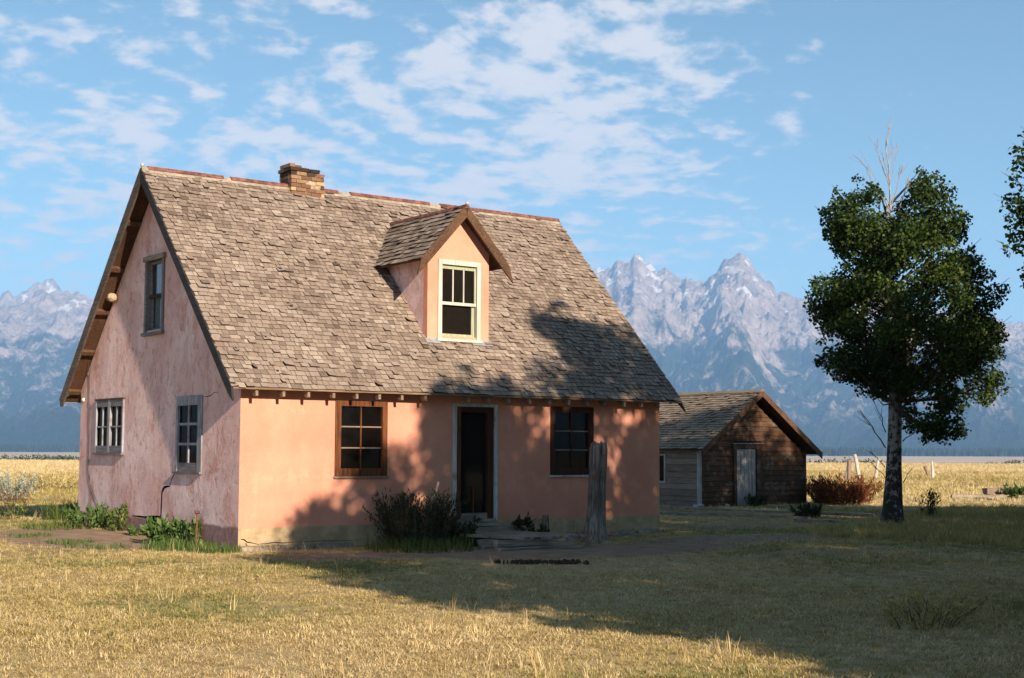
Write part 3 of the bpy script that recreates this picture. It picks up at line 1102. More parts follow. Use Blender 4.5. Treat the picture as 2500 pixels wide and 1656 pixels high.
def dormer_pt(side):
    sl = (DZR - DZE) / (DX1 - DXC + 0.27)
    an = math.atan(sl)
    cs, sn = math.cos(an), math.sin(an)
    half = DX1 - DXC + 0.27

    def f(yy, q, lift=0.0):
        off = half - q * cs + lift * sn
        return (DXC + side * off, yy, DZE + q * sn + lift * cs)
    return f, half / cs, an


dorm_sh = {-1: [], 1: []}
for side in (-1, 1):
    f, qm, an = dormer_pt(side)
    ex = 0.125
    for c in range(int(qm / ex) + 1):
        q = c * ex - 0.02
        zq = DZE + (q + 0.05) * math.sin(an)
        yend = -OF + (zq - ZE) / SL + 0.10       # meets the main roof
        y = 0.40 + random.uniform(-0.02, 0.02)
        while y < yend - 0.03:
            w = random.choice((0.12, 0.15, 0.17, 0.20, 0.23)) * random.uniform(0.9, 1.1)
            y1 = min(y + w, yend)
            th = random.uniform(0.015, 0.024)
            lift = 0.012 + (random.random() ** 4) * 0.03
            pts = shingle_pts(y + 0.003, y1 - 0.003, q + random.gauss(0, 0.008), min(ex + 0.08, qm - q + 0.01), th, lift, random.gauss(0, 0.004), f)
            if side == 1:
                pts = [pts[i] for i in (1, 0, 3, 2, 5, 4, 7, 6)]
            dorm_sh[side].append((pts, min(1, max(0, random.gauss(0.52, 0.2)))))
            y = y1

n_single = max(120, 300 - len(dorm_sh[-1]))
cand.sort(key=lambda c: -c[0])
for area, pts, tone in cand[:n_single]:
    mb = MB()
    mb.shingle(pts, tone)
    mk('shingle', mb, [M_['cedar_shingle'], M_['shingle_end_shade']], roof)
mb = MB()
for area, pts, tone in cand[n_single:]:
    mb.shingle(pts, tone)
o = mk('shingle_field', mb, [M_['cedar_shingle'], M_['shingle_end_shade']], roof)
o['kind'] = 'stuff'
# back slope, coarse courses
mb = MB()
c = 0
while c * 0.22 < QMAX - 0.2:
    q = c * 0.22
    x = XL - 0.02
    while x < XR:
        x1 = min(x + random.uniform(0.2, 0.4), XR + 0.02)
        p = shingle_pts(x + 0.003, x1 - 0.003, q + random.gauss(0, 0.006), 0.29, 0.014, 0.012, 0, lambda a, b, l=0.0: roof_pt(a, b, l, True))
        mb.hexa([p[i] for i in (1, 0, 3, 2, 5, 4, 7, 6)], 0, random.gauss(0.5, 0.2))
        x = x1
    c += 1
o = mk('back_shingle_field', mb, M_['cedar_shingle'], back_roof)
o['kind'] = 'stuff'

# --- ridge: cream saddle board with rusty caps in pieces
mb = MB()
mb.hexa([(XL, HD / 2 - 0.10, ZR - 0.075), (XR, HD / 2 - 0.10, ZR - 0.075), (XR, HD / 2 + 0.10, ZR - 0.075), (XL, HD / 2 + 0.10, ZR - 0.075), (XL, HD / 2 - 0.012, ZR + 0.035), (XR, HD / 2 - 0.012, ZR + 0.035), (XR, HD / 2 + 0.012, ZR + 0.035), (XL, HD / 2 + 0.012, ZR + 0.035)])
mk('ridge_board', mb, M_['cream_board'], house)
for a, b in ((XL + 0.12, 1.30), (1.45, 3.78), (4.05, 5.95), (6.22, 8.0), (8.02, XR + 0.01)):
    mb = MB()
    mb.hexa([(a, HD / 2 - 0.065, ZR - 0.012), (b, HD / 2 - 0.065, ZR - 0.012), (b, HD / 2 + 0.065, ZR - 0.012), (a, HD / 2 + 0.065, ZR - 0.012), (a, HD / 2 - 0.02, ZR + 0.062), (b, HD / 2 - 0.02, ZR + 0.062), (b, HD / 2 + 0.02, ZR + 0.062), (a, HD / 2 + 0.02, ZR + 0.062)])
    mk('ridge_cap', mb, M_['rust_cap'], house)


def ball(name, loc, r, mat, parent, squash=1.0):
    bm = bmesh.new()
    bmesh.ops.create_icosphere(bm, subdivisions=2, radius=r)
    for v in bm.verts:
        v.co.z *= squash
        v.co += Vector(loc)
    me = bpy.data.meshes.new(name)
    bm.to_mesh(me)
    bm.free()
    me.materials.append(mat)
    me.polygons.foreach_set('use_smooth', [True] * len(me.polygons))
    return link(bpy.data.objects.new(name, me), parent)


ball('ridge_finial', (XL + 0.02, HD / 2, ZR + 0.07), 0.04, M_['pale_stone'], house)


# --- barge boards and eave trim
def barge(name, x0, x1, back, mat, depth, tail=0.22, top=0.012):
    mb = MB()
    pts = []
    for x in (x0, x1):
        pts.append([roof_pt(x, -0.0, top, back), roof_pt(x, QMAX, top, back), roof_pt(x, QMAX - depth * SL, -depth, back), roof_pt(x, 0.02, -depth, back), roof_pt(x, -tail, -depth * 0.75, back)])
    a, b = pts
    mb.add(a + b, [(0, 1, 2, 3, 4), (9, 8, 7, 6, 5), (0, 5, 6, 1), (1, 6, 7, 2), (2, 7, 8, 3), (3, 8, 9, 4), (4, 9, 5, 0)])
    return mk(name, mb, mat, house)


barge('barge_board', XL - 0.022, XL + 0.016, False, M_['barge_dark'], 0.15)
barge('barge_board', XL - 0.022, XL + 0.016, True, M_['barge_grey'], 0.20, 0.06)
barge('barge_board', XR - 0.016, XR + 0.022, False, M_['barge_dark'], 0.10, 0.24, -0.02)
barge('barge_board', XR - 0.016, XR + 0.022, True, M_['barge_grey'], 0.15)
mb = MB()
mb.hexa([(XL + 0.02, -OF - 0.016, ZE - 0.040), (XR - 0.02, -OF - 0.016, ZE - 0.040), (XR - 0.02, -OF + 0.004, ZE - 0.040), (XL + 0.02, -OF + 0.004, ZE - 0.040), (XL + 0.02, -OF - 0.010, ZE - 0.008), (XR - 0.02, -OF - 0.010, ZE - 0.008), (XR - 0.02, -OF + 0.004, ZE - 0.008), (XL + 0.02, -OF + 0.004, ZE - 0.008)])
mk('eave_trim', mb, M_['fascia_wood'], house)
mb = MB()
mb.box(XL + 0.02, XR - 0.02, HD + OF - 0.004, HD + OF + 0.016, ZE - 0.06, ZE - 0.008)
mk('eave_trim', mb, M_['cream_board'], house)
# rafter tails under the front eave
x = 0.16
k = 0
while x < HL:
    if not (k == 8):
        mb = MB()
        w = 0.024
        xj = x + random.uniform(-0.02, 0.02)
        A = [(xx, yy, ZE + zz) for xx in (xj - w, xj + w) for yy, zz in ((-0.29, -0.052), (-0.004, 0.235), (-0.004, 0.03), (-0.22, -0.150), (-0.29, -0.140))]
        mb.add(A, [(0, 1, 2, 3, 4), (9, 8, 7, 6, 5), (0, 5, 6, 1), (1, 6, 7, 2), (2, 7, 8, 3), (3, 8, 9, 4), (4, 9, 5, 0)])
        mk('rafter_tail', mb, M_['rafter_wood'], house)
    x += 0.455
    k += 1
# lookouts carrying the rake on the near gable
for q in (0.25, 1.3, 2.35, 3.4, 4.5):
    for back in (False, True):
        mb = MB()
        A = [roof_pt(xx, qq, l, back) for xx in (XL + 0.02, -0.004) for qq, l in ((q, -0.057), (q + 0.09, -0.057), (q + 0.09, -0.13), (q, -0.13))]
        mb.add(A, [(0, 1, 2, 3), (7, 6, 5, 4), (0, 4, 5, 1), (1, 5, 6, 2), (2, 6, 7, 3), (3, 7, 4, 0)])
        mk('lookout', mb, M_['barge_brown'], house)


# --- windows
def grid_window(parent, name, fn, rc, casing, mats, cols, rows, inner, bars=0.022, sill=True, glass='window_glass', sash_rect=None, rec=0.05, sill_mat=None, sill_out=0.05):
    """casing boards, recessed sash bars, one pane object per light, sill"""
    s0, s1, t0, t1 = rc
    w = empty(name, (0, 0, 0), parent)
    cw = casing
    i0, i1, j0, j1 = inner
    pr = 0.022
    for (a, b, c, d, nm) in ((s0, s1, j1, t1, 'head_casing'), (s0, i0, t0, j1, 'side_casing'), (i1, s1, t0, j1, 'side_casing'), (i0, i1, t0, j0, 'bottom_rail')):
        mb = MB()
        mb.mbox(fn, a, b, c, d, -0.06, pr if nm != 'bottom_rail' else pr - 0.006)
        mk(nm, mb, mats['casing'] if nm != 'bottom_rail' else mats.get('rail', mats['casing']), w)
    sw = (i1 - i0 - bars * (cols - 1)) / cols
    th = (j1 - j0 - bars * (rows - 1)) / rows
    for c in range(cols - 1):
        a = i0 + sw * (c + 1) + bars * c
        mb = MB()
        mb.mbox(fn, a, a + bars, j0, j1, -rec, -rec + 0.035)
        mk('muntin', mb, mats['bar'], w)
    for r_ in range(rows - 1):
        a = j0 + th * (r_ + 1) + bars * r_
        mb = MB()
        mb.mbox(fn, i0, i1, a, a + bars, -rec - 0.002, -rec + 0.030)
        mk('muntin', mb, mats['barh'] if 'barh' in mats else mats['bar'], w)
    for c in range(cols):
        for r_ in range(rows):
            a = i0 + (sw + bars) * c
            b = j0 + (th + bars) * r_
            mb = MB()
            mb.mbox(fn, a - 0.004, a + sw + 0.004, b - 0.004, b + th + 0.004, -rec + 0.008 - 0.0006 * (c + r_), -rec + 0.013 - 0.0006 * (c + r_))
            mk('pane', mb, M_[glass], w)
    if sill:
        mb = MB()
        mb.mbox(fn, s0 - 0.02, s1 + 0.02, t0 - 0.035, t0 - 0.002, -0.04, sill_out)
        mk('sill', mb, sill_mat or mats['casing'], w)
    return w


brown = {'casing': M_['frame_brown'], 'bar': M_['frame_brown'], 'rail': M_['frame_brown'], 'barh': M_['rafter_wood']}
w1 = grid_window(house, 'window', fn_front, (1.735, 2.755, 1.175, 2.45), 0.1, brown, 2, 3, (1.845, 2.655, 1.305, 2.355), sill_mat=M_['rafter_wood'], sill_out=0.04)
w1['label'] = 'six light window in orange brown wooden casing'
dark = {'casing': M_['frame_dark'], 'bar': M_['frame_dark'], 'rail': M_['frame_dark'], 'barh': M_['rafter_wood']}
w2 = grid_window(house, 'window', fn_front, (6.325, 7.365, 1.165, 2.45), 0.1, dark, 2, 3, (6.43, 7.26, 1.29, 2.335), sill_mat=M_['paint_white'], sill_out=0.035)
w2['label'] = 'six light window in dark brown casing with white sill edge'
# gable, left: a pair of casements
slate = {'casing': M_['paint_weathered'], 'bar': M_['paint_weathered'], 'rail': M_['board_slate']}
wg = empty('window', (0, 0, 0), house)
wg['label'] = 'pair of small white casements with slate coloured boards'
for (a, b) in ((5.66, 6.375), (4.935, 5.655)):
    for (p0, p1, r0, r1, nm, mt) in ((a, a + 0.055, 1.55, 2.56, 'stile', 'paint_weathered'), (b - 0.055, b, 1.55, 2.56, 'stile', 'paint_weathered'), (a + 0.055, b - 0.055, 2.43, 2.555, 'top_board', 'board_slate'), (a + 0.055, b - 0.055, 1.552, 1.68, 'bottom_board', 'board_slate')):
        mb = MB()
        mb.mbox(fn_gable, p0, p1, r0, r1, -0.05, 0.035 if nm == 'stile' else 0.03)
        mk(nm, mb, M_[mt], wg)
    ia, ib, ja, jb = a + 0.055, b - 0.055, 1.68, 2.43
    mid = (ia + ib) / 2
    mb = MB()
    mb.mbox(fn_gable, mid - 0.02, mid + 0.02, ja, jb, -0.03, 0.02)
    mk('muntin', mb, M_['paint_weathered'], wg)
    mb = MB()
    mb.mbox(fn_gable, ia, ib, 2.03, 2.06, -0.03, 0.017)
    mk('muntin', mb, M_['paint_weathered'], wg)
    for (c0, c1) in ((ia, mid - 0.02), (mid + 0.02, ib)):
        for (d0, d1) in ((ja, 2.03), (2.06, jb)):
            mb = MB()
            mb.mbox(fn_gable, c0, c1, d0, d1, -0.022, -0.018)
            mk('pane', mb, M_['window_glass'], wg)
mb = MB()
mb.mbox(fn_gable, 4.91, 6.40, 1.505, 1.548, -0.03, 0.06)
mk('sill', mb, M_['board_slate'], wg)
mb = MB()
mb.mbox(fn_gable, 4.91, 6.40, 2.562, 2.59, -0.03, 0.045)
mk('drip_board', mb, M_['barge_brown'], wg)
# gable, right: tall six light sash
w3 = grid_window(house, 'window', fn_gable, (1.425, 2.50, 1.235, 2.535), 0.1, {'casing': M_['paint_weathered'], 'bar': M_['paint_weathered'], 'rail': M_['board_slate']}, 2, 3, (1.60, 2.42, 1.385, 2.37), bars=0.045, rec=0.03, sill_mat=M_['board_slate'], sill_out=0.06)
w3['label'] = 'tall six light window with peeling white bars above the crack'
# gable, attic: double hung sash with a hood and curtain
wu = empty('window', (0, 0, 0), house)
wu['label'] = 'attic sash window with hood board and pale curtains'
for (a, b, c, d, o0, o1, nm, mt) in ((3.17, 3.25, 3.74, 5.06, -0.10, 0.03, 'side_casing', 'board_slate'), (3.96, 4.04, 3.74, 5.06, -0.10, 0.03, 'side_casing', 'board_slate'), (3.13, 4.08, 5.06, 5.15, -0.10, 0.06, 'hood_board', 'grey_plank_y'), (3.14, 4.07, 3.68, 3.74, -0.10, 0.07, 'sill', 'board_slate'),
                                 (3.25, 3.31, 4.40, 5.06, -0.09, -0.05, 'sash_stile', 'board_slate'), (3.90, 3.96, 4.40, 5.06, -0.09, -0.05, 'sash_stile', 'board_slate'), (3.25, 3.96, 4.38, 4.44, -0.092, -0.03, 'meeting_rail', 'barge_dark'), (3.31, 3.90, 5.0, 5.058, -0.09, -0.05, 'sash_rail', 'board_slate'),
                                 (3.252, 3.30, 3.742, 4.38, -0.13, -0.09, 'sash_stile', 'board_slate'), (3.91, 3.958, 3.742, 4.38, -0.13, -0.09, 'sash_stile', 'board_slate'), (3.30, 3.91, 3.742, 3.83, -0.13, -0.09, 'sash_rail', 'board_slate')):
    mb = MB()
    mb.mbox(fn_gable, a, b, c, d, o0, o1)
    mk(nm, mb, M_[mt], wu)
for (c, d, o0) in ((4.44, 5.0, -0.075), (3.83, 4.38, -0.115)):
    mb = MB()
    mb.mbox(fn_gable, 3.30, 3.91, c, d, o0, o0 + 0.004)
    mk('pane', mb, M_['sky_glass'], wu)


def curtain(fn, s0, s1, t0, t1, d, parent, mat='curtain_white', waves=9):
    mb = MB()
    n = waves * 6
    v = []
    for i in range(n + 1):
        s = s0 + (s1 - s0) * i / n
        dd = d + 0.018 * math.sin(i / 6 * 2 * math.pi) + 0.006 * math.sin(i * 0.7)
        v += [fn(s, t0, dd), fn(s, t1, dd), fn(s, t1, dd - 0.004), fn(s, t0, dd - 0.004)]
    fs = []
    for i in range(n):
        for k2 in range(4):
            fs.append((i * 4 + k2, i * 4 + (k2 + 1) % 4, i * 4 + 4 + (k2 + 1) % 4, i * 4 + 4 + k2))
    fs += [(0, 1, 2, 3), (n * 4 + 3, n * 4 + 2, n * 4 + 1, n * 4)]
    mb.add(v, fs)
    return mk('curtain', mb, M_[mat], parent)


curtain(fn_gable, 3.28, 3.93, 3.85, 5.02, -0.145, wu)

# --- front door
door = empty('door', (0, 0, 0), house)
door['label'] = 'dark screen door in a flaking white surround'
for (a, b, c, d, o0, o1, nm, mt) in ((4.115, 4.19, 0.375, 2.45, -0.05, 0.035, 'white_jamb', 'paint_white'), (5.02, 5.09, 0.375, 2.45, -0.05, 0.035, 'white_jamb', 'paint_white'), (4.19, 5.02, 2.40, 2.45, -0.05, 0.033, 'white_head', 'paint_white'),
                                 (4.192, 4.30, 0.40, 2.398, -0.09, 0.005, 'stile', 'frame_brown'), (4.885, 5.018, 0.40, 2.398, -0.09, 0.005, 'stile', 'frame_dark'), (4.30, 4.885, 2.30, 2.398, -0.09, 0.003, 'top_rail', 'frame_dark'),
                                 (4.30, 4.885, 0.40, 0.50, -0.09, 0.003, 'bottom_rail', 'grey_plank_x'), (4.585, 4.605, 0.50, 0.98, -0.06, -0.02, 'broken_bar', 'frame_brown'), (4.18, 5.05, 0.335, 0.398, -0.12, 0.05, 'threshold', 'grey_plank_x')):
    mb = MB()
    mb.mbox(fn_front, a, b, c, d, o0, o1)
    mk(nm, mb, M_[mt], door)
mb = MB()
mb.mbox(fn_front, 4.295, 4.89, 0.495, 2.305, -0.075, -0.07)
mk('screen', mb, M_['screen_mesh'], door)

# --- dormer
dm = empty('dormer', (0, 0, 0), house)
dm['label'] = 'peach stucco dormer with its own little shingled gable'
yb = DY + 0.14
HB = DX1 - DXC
dsl = (DZR - DZE) / (HB + 0.27)
wt = DZE + 0.27 * dsl - 0.06
zpk = DZR - 0.08
hole = (4.26, 5.09, 3.71, 5.06)
bmw = wall_mesh([(DX0, 3.50), (DX1, 3.50), (DX1, wt), (DXC, zpk), (DX0, wt)], [rect(4.26, 5.09, 3.71, 5.05)], lambda s, t, d: (s, DY - d, t), 0.14, 0)
mk('dormer_front', bmw, [M_['stucco_salmon'], M_['stucco_salmon']], dm)
for side, xx in ((-1, DX0), (1, DX1)):
    mb = MB()
    xi = xx - side * 0.12
    yt = -OF + (wt - ZE) / SL + 0.1
    A = [(xx, DY, 3.45), (xx, yt, wt - 0.1), (xx, yt, wt), (xx, DY, wt)]
    B = [(xi, y_, z_) for (_, y_, z_) in A]
    if side == -1:
        mb.add(A + B, [(3, 2, 1, 0), (4, 5, 6, 7), (0, 1, 5, 4), (1, 2, 6, 5), (2, 3, 7, 6), (3, 0, 4, 7)])
    else:
        mb.add(A + B, [(0, 1, 2, 3), (7, 6, 5, 4), (4, 5, 1, 0), (5, 6, 2, 1), (6, 7, 3, 2), (7, 4, 0, 3)])
    # keep clear of the face of the front wall
    for i, v in enumerate(mb.v):
        if abs(v[1] - DY) < 1e-6:
            mb.v[i] = (v[0], DY + 0.14, v[2])
    if side == -1:
        for i in range(len(mb.v)):
            pass
    mk('cheek', mb, M_['stucco_weathered_pink'], dm)
for side in (-1, 1):
    f, qm, an = dormer_pt(side)
    ys = 0.41
    ye = lambda q, l: -OF + (DZE + q * math.sin(an) + l * math.cos(an) - ZE) / SL + 0.10
    mb = MB()
    A = [f(ys, 0, -0.04), f(ye(0, -0.04), 0, -0.04), f(ye(qm, -0.04), qm, -0.04), f(ys, qm, -0.04)]
    B = [f(ys, 0, -0.005), f(ye(0, 0), 0, -0.005), f(ye(qm, 0), qm, -0.005), f(ys, qm, -0.005)]
    mb.add(A + B, [(3, 2, 1, 0), (4, 5, 6, 7), (0, 1, 5, 4), (1, 2, 6, 5), (2, 3, 7, 6), (3, 0, 4, 7)] if side == 1 else [(0, 1, 2, 3), (7, 6, 5, 4), (4, 5, 1, 0), (5, 6, 2, 1), (6, 7, 3, 2), (7, 4, 0, 3)])
    mk('dormer_deck', mb, M_['eave_wood'], dm)
    # barge board with a hanging tail
    mb = MB()
    dp = 0.13
    pts = []
    for y_ in (ys - 0.03, ys + 0.005):
        pts.append([f(y_, 0.0, 0.03), f(y_, qm, 0.03), f(y_, qm - dp * math.tan(an), -dp), f(y_, 0.02, -dp), f(y_, -0.30, -dp * 0.9)])
    a, b = pts
    mb.add(a + b, [(0, 1, 2, 3, 4), (9, 8, 7, 6, 5), (0, 5, 6, 1), (1, 6, 7, 2), (2, 7, 8, 3), (3, 8, 9, 4), (4, 9, 5, 0)])
    mk('dormer_barge', mb, M_['barge_brown'], dm)
    if side == -1:
        for pts, tone in dorm_sh[side]:
            mb = MB()
            mb.shingle(pts, tone)
            mk('shingle', mb, [M_['cedar_shingle'], M_['shingle_end_shade']], dm)
    else:
        mb = MB()
        for pts, tone in dorm_sh[side]:
            mb.shingle(pts, tone)
        o = mk('shingle_field', mb, [M_['cedar_shingle'], M_['shingle_end_shade']], dm)
        o['kind'] = 'stuff'
    # metal along the valley
    mb = MB()
    vb = Vector(f(ye(0, 0) + 0.02, 0, 0.02))
    vt = Vector(f(ye(qm, 0) - 0.06, qm, 0.02))
    mb.tube([vb + Vector((side * 0.02, -0.02, -0.01)), vt], [0.03, 0.03], 5)
    mk('valley_strip', mb, M_['rust_cap'], dm)
mb = MB()
yr = -OF + (DZR - ZE) / SL
mb.hexa([(DXC - 0.06, 0.36, DZR - 0.035), (DXC + 0.06, 0.36, DZR - 0.035), (DXC + 0.06, yr, DZR - 0.035), (DXC - 0.06, yr, DZR - 0.035), (DXC - 0.012, 0.36, DZR + 0.05), (DXC + 0.012, 0.36, DZR + 0.05), (DXC + 0.012, yr, DZR + 0.05), (DXC - 0.012, yr, DZR + 0.05)])
mk('dormer_ridge_cap', mb, M_['rust_cap'], dm)
ball('finial', (DXC, 0.375, DZR + 0.06), 0.036, M_['pale_stone'], dm)
fn_d = lambda s, t, d: (s, DY - d, t)
for (a, b, c, d, o0, o1, nm, mt) in ((4.20, 4.285, 3.66, 5.03, -0.05, 0.03, 'side_casing', 'paint_cream'), (5.065, 5.15, 3.66, 5.03, -0.05, 0.03, 'side_casing', 'paint_cream'), (4.20, 5.15, 5.03, 5.12, -0.05, 0.032, 'head_casing', 'paint_cream'), (4.17, 5.18, 3.61, 3.66, -0.05, 0.06, 'sill', 'paint_cream'),
                                 (4.285, 4.315, 4.33, 5.03, -0.06, -0.02, 'sash_stile', 'paint_greenish'), (5.035, 5.065, 4.33, 5.03, -0.06, -0.02, 'sash_stile', 'paint_greenish'), (4.315, 5.035, 4.955, 5.03, -0.06, -0.02, 'sash_rail', 'paint_greenish'), (4.285, 5.065, 4.29, 4.345, -0.062, -0.015, 'meeting_rail', 'paint_cream'),
                                 (4.545, 4.57, 4.345, 4.955, -0.055, -0.025, 'muntin', 'paint_cream'), (4.785, 4.81, 4.345, 4.955, -0.055, -0.025, 'muntin', 'paint_cream'),
                                 (4.285, 4.305, 3.66, 4.29, -0.10, -0.06, 'sash_stile', 'paint_greenish'), (5.0, 5.065, 3.66, 4.29, -0.10, -0.06, 'sash_stile', 'paint_greenish'), (4.305, 5.0, 3.66, 3.76, -0.10, -0.055, 'sash_rail', 'paint_greenish')):
    mb = MB()
    mb.mbox(fn_d, a, b, c, d, o0, o1)
    mk(nm, mb, M_[mt], dm)
for (a, b, c, d, o0) in ((4.315, 4.545, 4.345, 4.955, -0.043), (4.57, 4.785, 4.345, 4.955, -0.044), (4.81, 5.035, 4.345, 4.955, -0.0435), (4.305, 5.0, 3.76, 4.29, -0.085)):
    mb = MB()
    mb.mbox(fn_d, a, b, c, d, o0, o0 + 0.004)
    mk('pane', mb, M_['screen_mesh'], dm)
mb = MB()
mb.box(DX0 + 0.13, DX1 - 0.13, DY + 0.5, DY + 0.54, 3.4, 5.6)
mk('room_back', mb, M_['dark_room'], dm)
for (a, b) in ((3.93, 4.24), (4.95, 5.40)):
    mb = MB()
    q = (DY + OF) / CS - 0.09
    mb.hexa([roof_pt(a, q, 0.03), roof_pt(b, q, 0.03), roof_pt(b, q + 0.13, 0.03), roof_pt(a, q + 0.13, 0.03), roof_pt(a, q, 0.034), roof_pt(b, q, 0.034), roof_pt(b, q + 0.13, 0.034), roof_pt(a, q + 0.13, 0.034)])
    mk('flashing_sheet', mb, M_['flashing'], dm)

# --- chimney
CX0, CX1, CY0, CY1 = 2.66, 3.38, 3.47, 3.97
mb = MB()
mb.box(CX0 + 0.018, CX1 - 0.018, CY0 + 0.018, CY1 - 0.018, 6.4, 7.02)
chim = mk('chimney', mb, M_['mortar'], house)
chim['label'] = 'crumbling brick chimney with loose bricks on top'
bh, bl, bw = 0.066, 0.205, 0.098


def brick(x0, x1, y0, y1, z0, z1, tone):
    mb = MB()
    j = lambda: random.uniform(-0.006, 0.006)
    mb.hexa([(x0 + j(), y0 + j(), z0), (x1 + j(), y0 + j(), z0), (x1 + j(), y1 + j(), z0), (x0 + j(), y1 + j(), z0), (x0 + j(), y0 + j(), z1), (x1 + j(), y0 + j(), z1), (x1 + j(), y1 + j(), z1), (x0 + j(), y1 + j(), z1)], 0, tone)
    mk('brick', mb, M_['brick'], chim)


z = 6.56
row = 0
while z < 7.0:
    off = (row % 2) * bl / 2
    for (face, lo, hi) in (('s', CX0, CX1), ('n', CX0, CX1), ('w', CY0 + bw + 0.012, CY1 - bw - 0.012), ('e', CY0 + bw + 0.012, CY1 - bw - 0.012)):
        a = lo - off
        while a < hi - 0.02:
            p0, p1 = max(a, lo), min(a + bl, hi)
            a += bl + 0.012
            if p1 - p0 < 0.03:
                continue
            top = z > 6.92
            if face == 's' and row in (2, 3) and 2.95 < p0 < 3.2 and random.random() < 0.4:
                continue
            tone = random.choice((0.25, 0.42, 0.5, 0.55, 0.62, 0.75, 0.95)) * (0.25 if (top and random.random() < 0.6) else 1)
            pro = random.uniform(-0.006, 0.012)
            if face == 's':
                brick(p0, p1, CY0 - pro, CY0 + bw, z, z + bh, tone)
            elif face == 'n':
                brick(p0, p1, CY1 - bw, CY1 + pro, z, z + bh, tone)
            elif face == 'w':
                brick(CX0 - pro, CX0 + bw, p0, p1, z, z + bh, tone)
            else:
                brick(CX1 - bw, CX1 + pro, p0, p1, z, z + bh, tone)
    z += bh + 0.012
    row += 1
# corbel on the left half, loose bricks above
for (a, b, c, d, z0, tn) in ((2.63, 2.83, 3.44, 3.55, z, 0.1), (2.84, 3.04, 3.44, 3.55, z, 0.06), (2.63, 2.74, 3.56, 3.76, z, 0.15), (2.63, 2.74, 3.77, 3.98, z, 0.5), (2.64, 2.75, 3.50, 3.70, z + 0.078, 0.7), (2.64, 2.75, 3.71, 3.92, z + 0.078, 0.72), (2.76, 2.96, 3.62, 3.73, z + 0.078, 0.45), (3.08, 3.28, 3.47, 3.58, z, 0.04)):
    brick(a, b, c, d, z0, z0 + bh, tn)

# --- small fittings on the gable
for (p, nm) in (((-0.005, 7.11, 2.60), 'insulator'), ((XL + 0.08, HD + 0.12, ZE + 0.10), 'insulator'), ((XL + 0.10, 6.82, 3.60), 'insulator')):
    ball(nm, p, 0.035, M_['ceramic'], house, 1.2)
mb = MB()
mb.tube([(-0.16, 6.80, 3.70), (-0.06, 6.81, 3.40), (-0.012, 6.82, 3.1), (-0.012, 6.78, 2.4), (-0.012, 6.75, 1.9), (-0.012, 6.77, 1.2), (-0.014, 6.60, 0.92), (-0.012, 6.40, 0.74), (-0.014, 6.12, 0.52), (-0.012, 6.0, 0.25)], [0.0055] * 10, 5)
mk('cable', mb, M_['wire'], house)
mb = MB()
mb.tube([(-0.012, 6.70, 2.5), (-0.016, 6.68, 1.9), (-0.012, 6.72, 1.3), (-0.012, 6.58, 0.8), (-0.012, 6.56, 0.3)], [0.004] * 5, 5)
mk('cable', mb, M_['wire'], house)


def swallow_nest():
    bm = bmesh.new()
    bmesh.ops.create_icosphere(bm, subdivisions=3, radius=0.12)
    for v in bm.verts:
        n = 1 + 0.16 * (random.random() - 0.5)
        v.co = Vector((v.co.x * 0.8 * n, v.co.y * 0.95 * n, v.co.z * 0.75 * n)) + Vector((-0.10, 5.47, 4.52))
    me = bpy.data.meshes.new('swallow_nest')
    bm.to_mesh(me)
    bm.free()
    me.materials.append(M_['mud'])
    o = link(bpy.data.objects.new('swallow_nest', me))
    tag(o, 'round mud swallow nest stuck under the left eave of the gable', 'nest')


swallow_nest()
# rusty pipe standing by the corner
t = empty('standpipe', (-0.42, 0.66, 0))
tag(t, 'thin rusty standpipe in the grass by the pink gable corner', 'pipe')
mb = MB()
mb.tube([(-0.42, 0.66, -0.1), (-0.41, 0.66, 0.58)], [0.017, 0.016], 8)
mk('pipe', mb, M_['rust_iron'], t)
ball('cap', (-0.41, 0.66, 0.60), 0.045, M_['rust_iron'], t, 0.8)


# ================================================================== the shed
SX0, SX1, SY0, SY1 = 19.15, 23.65, 9.25, 15.2
SXC, SZR, SZE = 21.38, 3.44, 1.70
shed = empty('wooden_shed', (SX0, SY0, 0))
tag(shed, 'small brown plank shed with grey door behind the pink house', 'shed')
ssl = (SZR - SZE) / (SXC - 18.93)
mb = MB()
mb.box(SX0 + 0.03, SX1 - 0.03, SY0 + 0.05, SY0 + 0.09, -0.1, SZE + 0.05)
mb.box(SX0 + 0.05, SX0 + 0.09, SY0 + 0.09, SY1, -0.1, SZE + 0.05)
mb.box(SX1 - 0.09, SX1 - 0.05, SY0 + 0.09, SY1, -0.1, SZE + 0.05)
mb.box(SX0 + 0.09, SX1 - 0.09, SY1 - 0.06, SY1, -0.1, SZE + 0.05)
mb.hexa([(SX0 + 0.05, SY0 + 0.05, SZE + 0.05), (SX1 - 0.05, SY0 + 0.05, SZE + 0.05), (SX1 - 0.05, SY0 + 0.09, SZE + 0.05), (SX0 + 0.05, SY0 + 0.09, SZE + 0.05), (SXC - 0.05, SY0 + 0.05, SZR - 0.22), (SXC + 0.05, SY0 + 0.05, SZR - 0.22), (SXC + 0.05, SY0 + 0.09, SZR - 0.22), (SXC - 0.05, SY0 + 0.09, SZR - 0.22)])
mk('frame_wall', mb, M_['dark_room'], shed)
